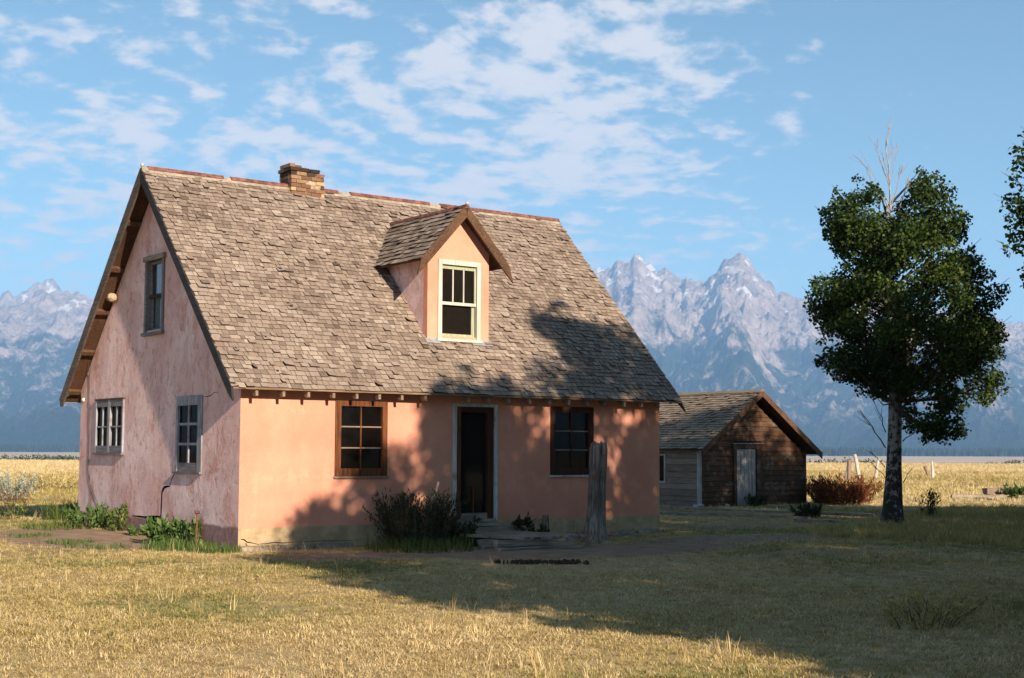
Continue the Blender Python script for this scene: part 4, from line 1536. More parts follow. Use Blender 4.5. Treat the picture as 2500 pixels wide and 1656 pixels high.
# gable siding, board by board
z = 0.0
bi = 0
while z < SZR - 0.25:
    h = random.uniform(0.135, 0.165)
    z1 = z + h
    segs = []
    mid = (z + z1) / 2
    lim = lambda zz: max(0.0, (SZR - 0.16 - zz) / ssl)
    xa, xb = max(SX0 + 0.04, SXC - lim(z1)), min(SX1 - 0.04, SXC + lim(z1))
    if xb - xa < 0.15:
        break
    if z < 1.86:
        segs = [(xa, 20.50), (21.70, xb)]
    else:
        segs = [(xa, xb)]
    for a, b in segs:
        if z > 1.86 and random.random() < 0.35 and b - a > 1.5:
            cut = random.uniform(a + 0.5, b - 0.5)
            pp = [(a, cut - 0.006), (cut + 0.006, b)]
        else:
            pp = [(a, b)]
        for p0, p1 in pp:
            mb = MB()
            tb = min(1, max(0, random.gauss(0.45, 0.2) + (0.3 if z < 0.6 and random.random() < 0.5 else 0)))
            g = random.uniform(0.004, 0.012)
            dz = random.uniform(-0.008, 0.008)
            d0 = random.uniform(0.030, 0.040)
            mb.hexa([(p0, SY0 - d0 + 0.02, z + g), (p1, SY0 - d0 + 0.02 + dz * 0.4, z + g + dz), (p1, SY0 + 0.045, z + g + dz), (p0, SY0 + 0.045, z + g), (p0, SY0 + 0.012, z1), (p1, SY0 + 0.012, z1 + dz), (p1, SY0 + 0.045, z1 + dz), (p0, SY0 + 0.045, z1)], 0, tb)
            mk('siding_board', mb, M_['shed_board'], shed)
    z = z1
# side wall: wide boards around a small window
z = 0.0
while z < SZE - 0.05:
    h = random.uniform(0.15, 0.25)
    z1 = min(z + h, SZE + 0.02)
    for a, b in ([(SY0 + 0.05, SY1)] if (z1 < 0.74 or z > 1.5) else [(SY0 + 0.05, 10.76), (11.5, SY1)]):
        mb = MB()
        pr = random.uniform(0.0, 0.02)
        mb.hexa([(SX0 - pr - 0.012, a, z + 0.008), (SX0 + 0.045, a, z + 0.008), (SX0 + 0.045, b, z + 0.008), (SX0 - pr - 0.012, b, z + 0.008), (SX0 - pr + 0.008, a, z1), (SX0 + 0.045, a, z1), (SX0 + 0.045, b, z1), (SX0 - pr + 0.008, b, z1)], 0, random.choice((0.15, 0.3, 0.5, 0.9, 0.75)))
        mk('side_board', mb, M_['shed_side_board'], shed)
    z = z1
mb = MB()
mb.box(SX0 - 0.035, SX0 + 0.04, 10.70, 10.77, 0.68, 1.56)
mb.box(SX0 - 0.035, SX0 + 0.04, 11.48, 11.55, 0.68, 1.56)
mb.box(SX0 - 0.033, SX0 + 0.04, 10.77, 11.48, 0.68, 0.74)
mb.box(SX0 - 0.033, SX0 + 0.04, 10.77, 11.48, 1.50, 1.56)
sw = mk('window', mb, M_['shed_corner'], shed)
mb = MB()
mb.box(SX0 + 0.005, SX0 + 0.01, 10.77, 11.48, 0.74, 1.50)
mk('pane', mb, M_['window_glass'], sw)
for (a, b, c, d) in ((SX0 - 0.045, SX0 + 0.035, SY0 - 0.03, SY0 + 0.05), ):
    mb = MB()
    mb.box(a, b, c, d + 0.04, -0.05, SZE + 0.06)
    mk('corner_board', mb, M_['shed_corner'], shed)
mb = MB()
mb.box(SX1 - 0.05, SX1 + 0.03, SY0 - 0.03, SY0 + 0.05, -0.05, SZE)
mk('corner_board', mb, M_['shed_board'], shed)
# door of upright boards
sd = empty('door', (0, 0, 0), shed)
sd['label'] = 'pale grey board door hanging a little crooked'
sd.matrix_parent_inverse = Matrix.Translation((-SX0, -SY0, 0))
for i in range(5):
    a = 20.645 + i * 0.158
    mb = MB()
    mb.hexa([(a + 0.004, SY0 - 0.028, 0.04), (a + 0.152, SY0 - 0.028, 0.02), (a + 0.152, SY0 - 0.002, 0.02), (a + 0.004, SY0 - 0.002, 0.04), (a + 0.002 - 0.004, SY0 - 0.026, 1.70), (a + 0.150 - 0.004, SY0 - 0.026, 1.70), (a + 0.150 - 0.004, SY0, 1.70), (a + 0.002 - 0.004, SY0, 1.70)])
    mk('door_board', mb, M_['shed_door_wood'], sd)
for (a, b, c, d, nm) in ((20.49, 20.62, -0.02, 1.72, 'jamb'), (21.47, 21.70, -0.02, 1.72, 'jamb'), (20.45, 21.74, 1.72, 1.86, 'lintel')):
    mb = MB()
    mb.box(a, b, SY0 - 0.05, SY0 + 0.03, c, d)
    mk(nm, mb, M_['shed_board'], sd)
mb = MB()
mb.box(20.43, 21.78, SY0 - 0.09, SY0 - 0.02, 1.862, 1.885)
mk('drip_board', mb, M_['shed_corner'], sd)
# roof
YA, YB = 8.88, SY1 + 0.3


def shed_roof_pt(side):
    xe = 18.93 if side == -1 else 23.98
    half = abs(xe - SXC)
    ze = SZR - half * ssl
    an = math.atan(ssl)

    def f(y, q, lift=0.0):
        return (xe - side * (q * math.cos(an) - lift * math.sin(an)), y, ze + q * math.sin(an) + lift * math.cos(an))
    return f, half / math.cos(an), an


for side in (-1, 1):
    f, qm, an = shed_roof_pt(side)
    mb = MB()
    A = [f(YA, 0, -0.05), f(YB, 0, -0.05), f(YB, qm, -0.05), f(YA, qm, -0.05)]
    B = [f(YA, 0, 0), f(YB, 0, 0), f(YB, qm, 0), f(YA, qm, 0)]
    mb.add(A + B, [(0, 1, 2, 3), (7, 6, 5, 4), (4, 5, 1, 0), (5, 6, 2, 1), (6, 7, 3, 2), (7, 4, 0, 3)] if side == -1 else [(3, 2, 1, 0), (4, 5, 6, 7), (0, 1, 5, 4), (1, 2, 6, 5), (2, 3, 7, 6), (3, 0, 4, 7)])
    rf = mk('roof', mb, M_['eave_wood'], shed)
    mb = MB()
    ex = 0.125
    for c in range(int(qm / ex) + 1):
        q = c * ex - 0.02
        y = YA - 0.02
        while y < YB:
            w = random.uniform(0.10, 0.22)
            y1 = min(y + w, YB + 0.02)
            p = shingle_pts(y + 0.003, y1 - 0.003, q + random.gauss(0, 0.006), min(ex + 0.07, qm - q + 0.02), random.uniform(0.012, 0.018), 0.014 + random.random() ** 5 * 0.03, random.gauss(0, 0.003), f)
            if side == 1:
                p = [p[i] for i in (1, 0, 3, 2, 5, 4, 7, 6)]
            mb.shingle(p, min(1, max(0, random.gauss(0.5, 0.15))))
            y = y1
    o = mk('shingle_field', mb, [M_['shed_shingle'], M_['shingle_end_shade']], rf)
    o['kind'] = 'stuff'
    for y_, dp in ((YA - 0.03, 0.13), (YB, 0.13)):
        mb = MB()
        pts = []
        for yy in (y_, y_ + 0.03):
            pts.append([f(yy, -0.03, 0.03), f(yy, qm, 0.03), f(yy, qm - dp * math.tan(an), -dp), f(yy, 0.02, -dp), f(yy, -0.12, -dp)])
        a, b = pts
        mb.add(a + b, [(0, 1, 2, 3, 4), (9, 8, 7, 6, 5), (0, 5, 6, 1), (1, 6, 7, 2), (2, 7, 8, 3), (3, 8, 9, 4), (4, 9, 5, 0)])
        mk('barge_board', mb, M_['barge_brown'], shed)
mb = MB()
mb.hexa([(SXC - 0.1, YA - 0.03, SZR - 0.02), (SXC + 0.1, YA - 0.03, SZR - 0.02), (SXC + 0.1, YB, SZR - 0.02), (SXC - 0.1, YB, SZR - 0.02), (SXC - 0.01, YA - 0.03, SZR + 0.06), (SXC + 0.01, YA - 0.03, SZR + 0.06), (SXC + 0.01, YB, SZR + 0.06), (SXC - 0.01, YB, SZR + 0.06)])
mk('ridge_board', mb, M_['shed_shingle'], shed)


# ================================================================== things in the yard
def weathered_post():
    """thick old post: fluted, split, flared at the foot, broken top"""
    n, rows_ = 40, 46
    V, F = [], []
    base = Vector((6.33, -1.32, 0))
    prof = np.random.default_rng(5)
    flute = prof.normal(0, 1, n)
    cracks = {6: 0.05, 7: 0.03, 13: 0.045, 21: 0.05, 28: 0.06, 29: 0.03, 35: 0.045}
    for i in range(rows_):
        t = i / (rows_ - 1)
        zz = -0.15 + t * 1.90
        r = 0.205 - 0.035 * sstep(0.0, 0.5, t) + 0.10 * math.exp(-max(0, zz) / 0.16) * 0.9
        if t > 0.97:
            r *= 0.93
        cxm = 0.10 * t - 0.03
        for k in range(n):
            a = 2 * math.pi * k / n
            rr = r * (1 + 0.035 * flute[k] + 0.10 * (vnoise(a * 2.2, zz * 1.6, 3) - 0.5) + 0.05 * (vnoise(a * 7, zz * 5, 4) - 0.5))
            rr -= cracks.get(k, 0.0) * float(0.5 + vnoise(k * 3.1, zz * 1.4, 8))
            zt = zz
            if i >= rows_ - 2:
                zt += 0.09 * (float(vnoise(a * 1.9, 1.0, 6)) - 0.5) + 0.05 * (float(vnoise(a * 6, 2.0, 7)) - 0.5)
            V.append((base.x + cxm + math.cos(a) * rr, base.y + math.sin(a) * rr * 0.92, zt))
    for i in range(rows_ - 1):
        for k in range(n):
            F.append((i * n + k, i * n + (k + 1) % n, (i + 1) * n + (k + 1) % n, (i + 1) * n + k))
    mb = MB()
    mb.add(V, F)
    o = len(mb.v)
    mb.v.append((base.x + 0.07, base.y, 1.70))
    mb.t.append(0.5)
    for k in range(n):
        mb.f.append(((rows_ - 1) * n + k, (rows_ - 1) * n + (k + 1) % n, o))
        mb.m.append(0)
    ob = mk('wooden_post', mb, M_['grey_post'])
    tag(ob, 'thick weathered grey post standing before the right front window', 'post')


weathered_post()


def plank(name, c, length, width, th, rot, tilt, mat, parent=None, wob=0.01):
    """a worn board with uneven ends"""
    mb = MB()
    ca, sa = math.cos(rot), math.sin(rot)
    n = 5
    P = []
    for i in range(n + 1):
        u = -length / 2 + length * i / n
        for (v, h) in ((-width / 2, 0), (width / 2, 0), (width / 2, th), (-width / 2, th)):
            uu = u + (random.uniform(-0.03, 0.03) if i in (0, n) else 0)
            vv = v + random.uniform(-wob, wob) * 0.6
            hh = h + random.uniform(-wob, wob) * 0.5 + u * math.tan(tilt)
            P.append((c[0] + ca * uu - sa * vv, c[1] + sa * uu + ca * vv, c[2] + hh))
    fs = []
    for i in range(n):
        for k in range(4):
            fs.append((i * 4 + k, i * 4 + 4 + k, i * 4 + 4 + (k + 1) % 4, i * 4 + (k + 1) % 4))
    fs += [(0, 1, 2, 3), (n * 4 + 3, n * 4 + 2, n * 4 + 1, n * 4)]
    mb.add(P, fs)
    return mk(name, mb, mat, parent)


stoop = empty('door_stoop', (4.5, -1.2, 0))
tag(stoop, 'sagging grey plank stoop below the front door', 'stoop')
for i in range(8):      # deck boards run out from the door
    x0 = 3.86 + i * 0.185
    plank('deck_plank', (x0 + 0.12 - 0.28 * 0.5, -1.20 - 0.04 * (i % 3), 0.165 + random.uniform(-0.008, 0.008)), 2.0 + random.uniform(-0.08, 0.08), 0.172, 0.04, math.pi / 2 + 0.28, 0.004, M_['grey_plank_y'], stoop)
plank('edge_beam', (4.33, -2.13, 0.055), 1.62, 0.12, 0.10, 0.03, -0.004, M_['grey_plank_x'], stoop, 0.016)
plank('edge_beam', (4.30, -2.30, -0.005), 1.75, 0.16, 0.05, 0.02, 0.0, M_['grey_plank_x'], stoop, 0.016)
plank('bearer', (4.6, -0.75, -0.02), 1.5, 0.12, 0.165, 0.0, 0.0, M_['grey_plank_x'], stoop)
plank('bearer', (4.35, -1.6, -0.02), 1.5, 0.12, 0.165, 0.0, 0.0, M_['grey_plank_x'], stoop)
plank('step', (4.70, -0.22, 0.215), 1.25, 0.30, 0.05, 0.0, 0.0, M_['grey_plank_x'], stoop)
plank('step', (4.58, -0.16, 0.285), 0.95, 0.16, 0.045, 0.0, 0.0, M_['grey_plank_x'], stoop)

o = plank('fallen_board', (17.0, 4.8, 0.07), 6.4, 0.22, 0.06, math.radians(-79), 0.0, M_['grey_plank_y'])
tag(o, 'long grey board lying in the shade before the shed', 'board')
o = plank('fallen_board', (15.6, 4.6, 0.02), 4.6, 0.20, 0.05, math.radians(-80), 0.0, M_['grey_plank_y'])
tag(o, 'shorter grey board on the ground nearer the house corner', 'board')
o = plank('fallen_log', (15.25, 1.35, 0.0), 1.1, 0.15, 0.075, math.radians(-62), 0.0, M_['grey_plank_y'], wob=0.03)
tag(o, 'short broken grey log lying left of the cottonwood trunk', 'log')
o = plank('fallen_log', (16.9, -0.9, 0.02), 1.1, 0.14, 0.09, math.radians(-40), 0.0, M_['grey_plank_y'], wob=0.03)
tag(o, 'small grey log in the grass right of the cottonwood trunk', 'log')
o = plank('field_timber', (33.2, 9.4, 0.06), 2.6, 0.14, 0.10, math.radians(-32), 0.0, M_['grey_plank_y'], wob=0.02)
tag(o, 'pale timber lying in the sunny field at far right', 'timber')
o = plank('dark_timber', (33.9, 9.6, 0.16), 0.75, 0.3, 0.22, math.radians(-20), 0.0, M_['dark_post'], wob=0.03)
tag(o, 'dark block of wood beside the pale timber in the field', 'timber')
o = plank('footing_board', (7.15, -0.42, 0.0), 1.9, 0.16, 0.05, math.radians(-4), 0.0, M_['grey_plank_x'], wob=0.02)
tag(o, 'old board on the earth against the front wall behind the post', 'board')


def lump(name, loc, r, mat, seed, label, cat, group=None, sq=0.6):
    bm = bmesh.new()
    bmesh.ops.create_icosphere(bm, subdivisions=2, radius=r)
    rr = random.Random(seed)
    for v in bm.verts:
        v.co *= 1 + rr.uniform(-0.18, 0.18)
        v.co.z *= sq
        v.co += Vector(loc)
    me = bpy.data.meshes.new(name)
    bm.to_mesh(me)
    bm.free()
    me.materials.append(mat)
    tag(link(bpy.data.objects.new(name, me)), label, cat, group)


lump('stone', (18.62, 8.9, 0.06), 0.085, M_['pale_stone'], 1, 'left of two round white stones at the shed corner', 'stone', 'pale stones by the shed')
lump('stone', (18.80, 8.88, 0.075), 0.095, M_['pale_stone'], 2, 'right of two round white stones at the shed corner', 'stone', 'pale stones by the shed')
lump('stone', (20.0, 9.0, 0.05), 0.08, M_['pale_stone'], 3, 'pale stone at the foot of the siding left of the shed door', 'stone', 'pale stones by the shed')
lump('stone', (21.6, 8.7, 0.03), 0.10, M_['pale_stone'], 4, 'flat pale stone under the shed door jamb', 'stone', 'pale stones by the shed', 0.3)


def manure():
    mb = MB()
    rr = random.Random(4)
    for i in range(120):
        u = rr.uniform(0, 1)
        x = 2.05 + u * 1.0 + rr.gauss(0, 0.02)
        y = -4.30 - u * 0.62 + rr.gauss(0, 0.06)
        r = rr.uniform(0.016, 0.04)
        P = []
        for zz, k in ((-0.02, 0.9), (r * 0.5, 1.0), (r * 1.2, 0.5)):
            for q in range(6):
                a = q * 1.047 + rr.uniform(-0.2, 0.2)
                P.append((x + math.cos(a) * r * k, y + math.sin(a) * r * k, zz + rr.uniform(-0.006, 0.006)))
        fs = [(lv * 6 + q, lv * 6 + (q + 1) % 6, lv * 6 + 6 + (q + 1) % 6, lv * 6 + 6 + q) for lv in range(2) for q in range(6)] + [tuple(range(12, 18))]
        mb.add(P, fs)
    tag(mk('dung_heap', mb, M_['dung']), 'low dark streak of dung on the grass before the stoop', 'dung')


manure()


# fence posts in the field
def fence_post(loc, h, lean, r, mat, label):
    mb = MB()
    x, y = loc
    pts, rad = [], []
    g = float(ground_z(x, y))
    h += 0.22
    for i in range(6):
        t = i / 5
        pts.append((x + RH.x * lean * t + random.gauss(0, 0.012), y + RH.y * lean * t, g - 0.1 + (h + 0.1) * t))
        rad.append(r * (1.1 - 0.25 * t) * random.uniform(0.92, 1.08))
    mb.tube(pts, rad, 7)
    tag(mk('fence_post', mb, MATS[mat]), label, 'post', 'old fence posts in the field')


fence_post((54.61, 33.83), 0.98, 0.13, 0.10, 'pale_post', 'straight pale fence post touching a darker one behind the red bush')
fence_post((53.29, 32.5), 1.02, 0.02, 0.14, 'dark_post', 'darker fence post paired with a pale one behind the red bush')
fence_post((45.05, 24.83), 1.36, -0.28, 0.10, 'pale_post', 'tallest pale fence post leaning left, nearest the cottonwood trunk')
fence_post((59.51, 35.76), 1.00, 0.25, 0.10, 'pale_post', 'pale fence post leaning right just left of the cottonwood trunk')
fence_post((63.06, 34.17), 0.86, -0.05, 0.10, 'pale_post', 'upright pale fence post in the field right of the cottonwood')
fence_post((67.52, 37.78), 0.50, -0.35, 0.11, 'dark_post', 'stubby dark fence post tipped over beside an upright pale one')


# ================================================================== plants
def leaf_arrays(P, size, aspect, rnd, up_bias=0.0, dirs=None):
    """diamond leaves at points P; returns verts, faces, tones"""
    n = len(P)
    a = rnd.normal(0, 1, (n, 3))
    if dirs is not None:
        a = a * 0.45 + dirs
    a[:, 2] += up_bias
    a /= np.linalg.norm(a, axis=1, keepdims=True) + 1e-9
    b = rnd.normal(0, 1, (n, 3))
    b -= a * (a * b).sum(1, keepdims=True)
    b /= np.linalg.norm(b, axis=1, keepdims=True) + 1e-9
    s = (size * rnd.uniform(0.65, 1.3, n))[:, None]
    c = np.cross(a, b)
    v0 = P
    v1 = P + a * s * 0.45 + b * s * aspect * 0.5 + c * s * 0.08
    v2 = P + a * s
    v3 = P + a * s * 0.45 - b * s * aspect * 0.5 + c * s * 0.08
    V = np.stack([v0, v1, v2, v3], 1).reshape(-1, 3)
    F = np.arange(n * 4).reshape(n, 4)
    return V, F


def leafy_plant(name, loc, height, radius, nst, nleaf, lsize, aspect, leaf_mat, label, cat, seed, group=None, spread=0.6, stem_mat='twig', up=0.5, top_mat=None, low=0.12, srad=0.006, bare=0.0, lean=(0, 0)):
    rnd = np.random.default_rng(seed)
    g = float(ground_z(loc[0], loc[1]))
    base = np.array([loc[0], loc[1], g])
    t = empty(name, (loc[0], loc[1], g))
    tag(t, label, cat, group)
    st = MB()
    P, D, TP = [], [], []
    for i in range(nst):
        a = rnd.uniform(0, 2 * math.pi)
        rb = radius * math.sqrt(rnd.uniform(0, 1)) * (1 - spread * 0.6)
        b0 = base + np.array([math.cos(a) * rb, math.sin(a) * rb, -0.03])
        h = height * rnd.uniform(0.6, 1.0) * (1 - 0.35 * (rb / max(radius, 1e-6)) ** 2)
        out = radius * spread * rnd.uniform(0.2, 1.0)
        tip = b0 + np.array([math.cos(a) * out + lean[0] * h, math.sin(a) * out + lean[1] * h, h + 0.03])
        mid = (b0 + tip) / 2 + rnd.normal(0, 0.04 * height, 3) + np.array([0, 0, 0.08 * height])
        st.tube([tuple(b0), tuple(mid), tuple(tip)], [srad, srad * 0.8, srad * 0.35], 4, cap=False)
        k = max(1, int(nleaf / nst))
        u = rnd.uniform(low, 1.0 - bare, k)
        pos = ((1 - u) ** 2)[:, None] * b0 + (2 * u * (1 - u))[:, None] * mid + (u ** 2)[:, None] * tip
        pos = pos + rnd.normal(0, 0.02 + 0.018 * height, (k, 3))
        P.append(pos)
        D.append(np.tile((tip - b0) / np.linalg.norm(tip - b0) * up, (k, 1)))
        TP.append(u)
    mk('stems', st, M_[stem_mat], t)
    P, D, TP = np.concatenate(P), np.concatenate(D), np.concatenate(TP)
    P[:, 2] = np.maximum(P[:, 2], g + 0.01)
    sel = TP > 0.55 if top_mat else np.zeros(len(P), bool)
    for nm, mask, mt in (('foliage', ~sel, leaf_mat), ('seed_heads', sel, top_mat)):
        if mask.sum() == 0:
            continue
        V, F = leaf_arrays(P[mask], lsize if nm == 'foliage' else lsize * 0.55, aspect, rnd, 0.2, D[mask])
        me = np_mesh(nm, V, F, M_[mt], np.repeat(np.clip(rnd.normal(0.5, 0.25, mask.sum()), 0, 1), 4))
        link(bpy.data.objects.new(nm, me), t)
    return t


def blade_clump(name, loc, height, radius, nb, width, mat, label, cat, seed, group=None, droop=0.5):
    rnd = np.random.default_rng(seed)
    g = float(ground_z(loc[0], loc[1]))
    V, F, T = [], [], []
    for i in range(nb):
        a = rnd.uniform(0, 6.283)
        rb = radius * math.sqrt(rnd.uniform(0, 1))
        b = np.array([loc[0] + math.cos(a) * rb, loc[1] + math.sin(a) * rb, g - 0.02])
        h = height * rnd.uniform(0.45, 1.0)
        aa = a + rnd.normal(0, 0.9)
        o_ = np.array([math.cos(aa), math.sin(aa), 0]) * h * droop * rnd.uniform(0.2, 1.0)
        side = np.array([-math.sin(aa), math.cos(aa), 0]) * width * rnd.uniform(0.6, 1.2)
        m_1 = b + o_ * 0.35 + np.array([0, 0, h * 0.65])
        tip = b + o_ + np.array([0, 0, h])
        k = len(V)
        V += [b - side, b + side, m_1 + side * 0.8, m_1 - side * 0.8, tip + side * 0.1, tip - side * 0.1]
        F += [(k, k + 1, k + 2, k + 3), (k + 3, k + 2, k + 4, k + 5)]
        T += [float(np.clip(rnd.normal(0.5, 0.25), 0, 1))] * 6
    me = np_mesh(name, V, F, M_[mat], T)
    o = link(bpy.data.objects.new(name, me))
    tag(o, label, cat, group)
    return o


# beside the gable
leafy_plant('leafy_weed', (-0.32, 5.55), 0.42, 0.50, 22, 700, 0.10, 0.5, 'weed_green', 'bushy green weed at the left end of the pink gable', 'weed', 31)
leafy_plant('leafy_weed', (-0.16, 4.75), 0.55, 0.18, 10, 420, 0.075, 0.55, 'weed_grass', 'upright yellow green weed against the gable below its left window', 'weed', 32, spread=0.4)
leafy_plant('leafy_weed', (-0.30, 2.05), 0.42, 0.42, 20, 520, 0.13, 0.55, 'weed_green', 'broad leaved green weed beside the gap in the gable footing', 'weed', 33)
leafy_plant('leafy_weed', (-0.22, 1.45), 0.50, 0.22, 10, 260, 0.11, 0.55, 'weed_green', 'tall broad leaved weed against the gable right of the crack', 'weed', 34, spread=0.4)
leafy_plant('leafy_weed', (-0.16, 3.72), 0.16, 0.17, 10, 160, 0.09, 0.5, 'weed_green', 'small green weed below the broken footing', 'weed', 35)
blade_clump('grass_clump', (-0.55, 1.05), 0.22, 0.60, 620, 0.006, 'weed_green', 'thick green grass along the gable by the standpipe', 'grass clump', 41)
blade_clump('grass_clump', (-0.35, 0.10), 0.18, 0.42, 360, 0.006, 'weed_green', 'green grass at the near house corner', 'grass clump', 42)
blade_clump('grass_clump', (-0.85, 5.9), 0.17, 0.7, 420, 0.008, 'weed_grass', 'low green grass spilling left of the gable weeds', 'grass clump', 43)
blade_clump('grass_clump', (0.35, 8.6), 0.50, 0.6, 360, 0.010, 'weed_grass', 'tall yellowing clump behind the left corner of the gable', 'grass clump', 44, droop=0.8)
blade_clump('grass_clump', (-1.9, 4.4), 0.11, 0.40, 220, 0.007, 'weed_grass', 'low green tuft on the bare earth at far left', 'grass clump', 45)
blade_clump('grass_clump', (-1.75, 2.9), 0.11, 0.45, 260, 0.007, 'weed_green', 'green tuft in the middle of the bare earth', 'grass clump', 46)
blade_clump('grass_clump', (-1.55, 2.0), 0.10, 0.55, 260, 0.007, 'weed_green', 'flat green tuft on the near edge of the bare earth', 'grass clump', 47)
leafy_plant('dock_plant', (-0.75, 9.2), 0.75, 0.42, 22, 520, 0.09, 0.35, 'weed_grass', 'dock plant with rusty red tips at the left edge', 'plant', 36, top_mat='dock_red', spread=0.7)
leafy_plant('sage_bush', (3.6, 23.3), 0.95, 0.85, 44, 1700, 0.10, 0.3, 'sage_silver', 'silvery sagebrush at the left edge of the field', 'shrub', 37, spread=0.9)
leafy_plant('field_weed', (9.4, 36.4), 0.75, 1.5, 50, 1300, 0.14, 0.25, 'tuft_olive', 'dark green weed patch in the golden field at left', 'weed', 38, spread=0.8)
# before the front wall
leafy_plant('dark_shrub', (2.95, -0.62), 0.98, 0.74, 110, 5200, 0.08, 0.22, 'shrub_dark', 'dark tangled shrub between left front window and door', 'shrub', 51, spread=0.55, up=0.9, srad=0.007)
leafy_plant('leafy_weed', (3.75, -0.75), 0.50, 0.42, 20, 420, 0.10, 0.5, 'shrub_dark', 'low broad leaved weed between the dark shrub and the stoop', 'weed', 52)
blade_clump('grass_clump', (2.6, -1.35), 0.30, 0.9, 500, 0.008, 'weed_grass', 'rough grass at the foot of the dark shrub', 'grass clump', 53)


def dead_stalk(name, base, segs, label):
    mb = MB()
    for pts, r0, r1 in segs:
        mb.tube([(base[0] + p[0], base[1] + p[1], p[2]) for p in pts], list(np.linspace(r0, r1, len(pts))), 6)
    tag(mk(name, mb, M_['grey_post']), label, 'dead stem')


dead_stalk('dead_stem', (3.22, -0.70), [([(0.05, 0, 0), (0.12, 0, 0.5), (0.06, 0, 0.8), (0.14, 0, 1.08)], 0.05, 0.02), ([(0.1, 0, 0.5), (0.26, 0, 0.74), (0.42, 0, 0.86)], 0.04, 0.012), ([(0.0, 0, 0.0), (-0.02, 0, 0.45), (0.02, 0, 0.86)], 0.04, 0.018), ([(0.1, -0.1, 0.0), (0.32, -0.1, 0.42)], 0.02, 0.012)], 'forked grey dead stem rising out of the dark shrub')
leafy_plant('leafy_weed', (5.42, -0.35), 0.55, 0.22, 8, 130, 0.10, 0.5, 'shrub_dark', 'dark weed with a round head right of the stoop', 'weed', 54, spread=0.3, low=0.6)
leafy_plant('leafy_weed', (5.60, -0.42), 0.26, 0.30, 14, 240, 0.09, 0.5, 'shrub_dark', 'low dark green weed against the wall right of the stoop', 'weed', 55)
mb = MB()
mb.tube([(5.88, -0.42, -0.05), (5.89, -0.42, 0.25), (5.90, -0.41, 0.45)], [0.075, 0.07, 0.055], 8)
tag(mk('post_stub', mb, M_['grey_post']), 'short rotted post stub by the wall right of the stoop', 'post')
# by the shed
leafy_plant('dock_patch', (24.55, 8.6), 0.95, 1.15, 120, 5200, 0.10, 0.3, 'dock_red', 'wide rust red dock patch at the right side of the shed', 'shrub', 61, spread=0.5, up=1.0)
leafy_plant('dock_patch', (23.9, 8.1), 0.72, 0.9, 70, 2600, 0.10, 0.3, 'dock_red', 'lower rust red dock at the near right corner of the shed', 'shrub', 62, spread=0.5, up=1.0)
leafy_plant('leafy_weed', (20.9, 8.75), 0.36, 0.42, 22, 520, 0.09, 0.35, 'shrub_dark', 'dark weed growing against the shed door', 'weed', 63)
leafy_plant('leafy_weed', (16.6, 3.0), 0.32, 0.40, 18, 320, 0.14, 0.45, 'shrub_dark', 'dark broad leaved weed at the end of the long board', 'weed', 64)
leafy_plant('leafy_weed', (19.0, 1.2), 0.85, 0.32, 12, 330, 0.09, 0.35, 'shrub_dark', 'tall dark dock weed just right of the cottonwood trunk', 'weed', 65, spread=0.6)
leafy_plant('leafy_weed', (34.2, 9.0), 0.5, 0.45, 22, 420, 0.18, 0.4, 'weed_green', 'grey green mullein rosette beside the timber in the field', 'weed', 66)
leafy_plant('leafy_weed', (1.5, -12.2), 0.22, 0.55, 26, 420, 0.06, 0.3, 'tuft_olive', 'leafy weeds in the shaded grass at the right edge', 'weed', 67)
leafy_plant('leafy_weed', (0.75, -12.6), 0.22, 0.40, 22, 320, 0.06, 0.3, 'tuft_olive', 'smaller weeds in the shaded grass left of the edge clump', 'weed', 68)


# ------------------------------------------------------------------ trees
def px_outline(pts, bx, by, k):
    return [((x * 1.0562 - bx) / k, (by - y * 1.0562) / k) for x, y in pts]


def inside(poly, x, y):
    c = False
    n = len(poly)
    j = n - 1
    for i in range(n):
        xi, yi = poly[i]
        xj, yj = poly[j]
        if (yi > y) != (yj > y) and x < (xj - xi) * (y - yi) / (yj - yi) + xi:
            c = not c
        j = i
    return c


def edge_dist(poly, x, y):
    best = 1e9
    n = len(poly)
    for i in range(n):
        ax, ay = poly[i]
        bx, by = poly[(i + 1) % n]
        dx, dy = bx - ax, by - ay
        t = max(0, min(1, ((x - ax) * dx + (y - ay) * dy) / (dx * dx + dy * dy + 1e-9)))
        best = min(best, math.hypot(x - ax - dx * t, y - ay - dy * t))
    return best


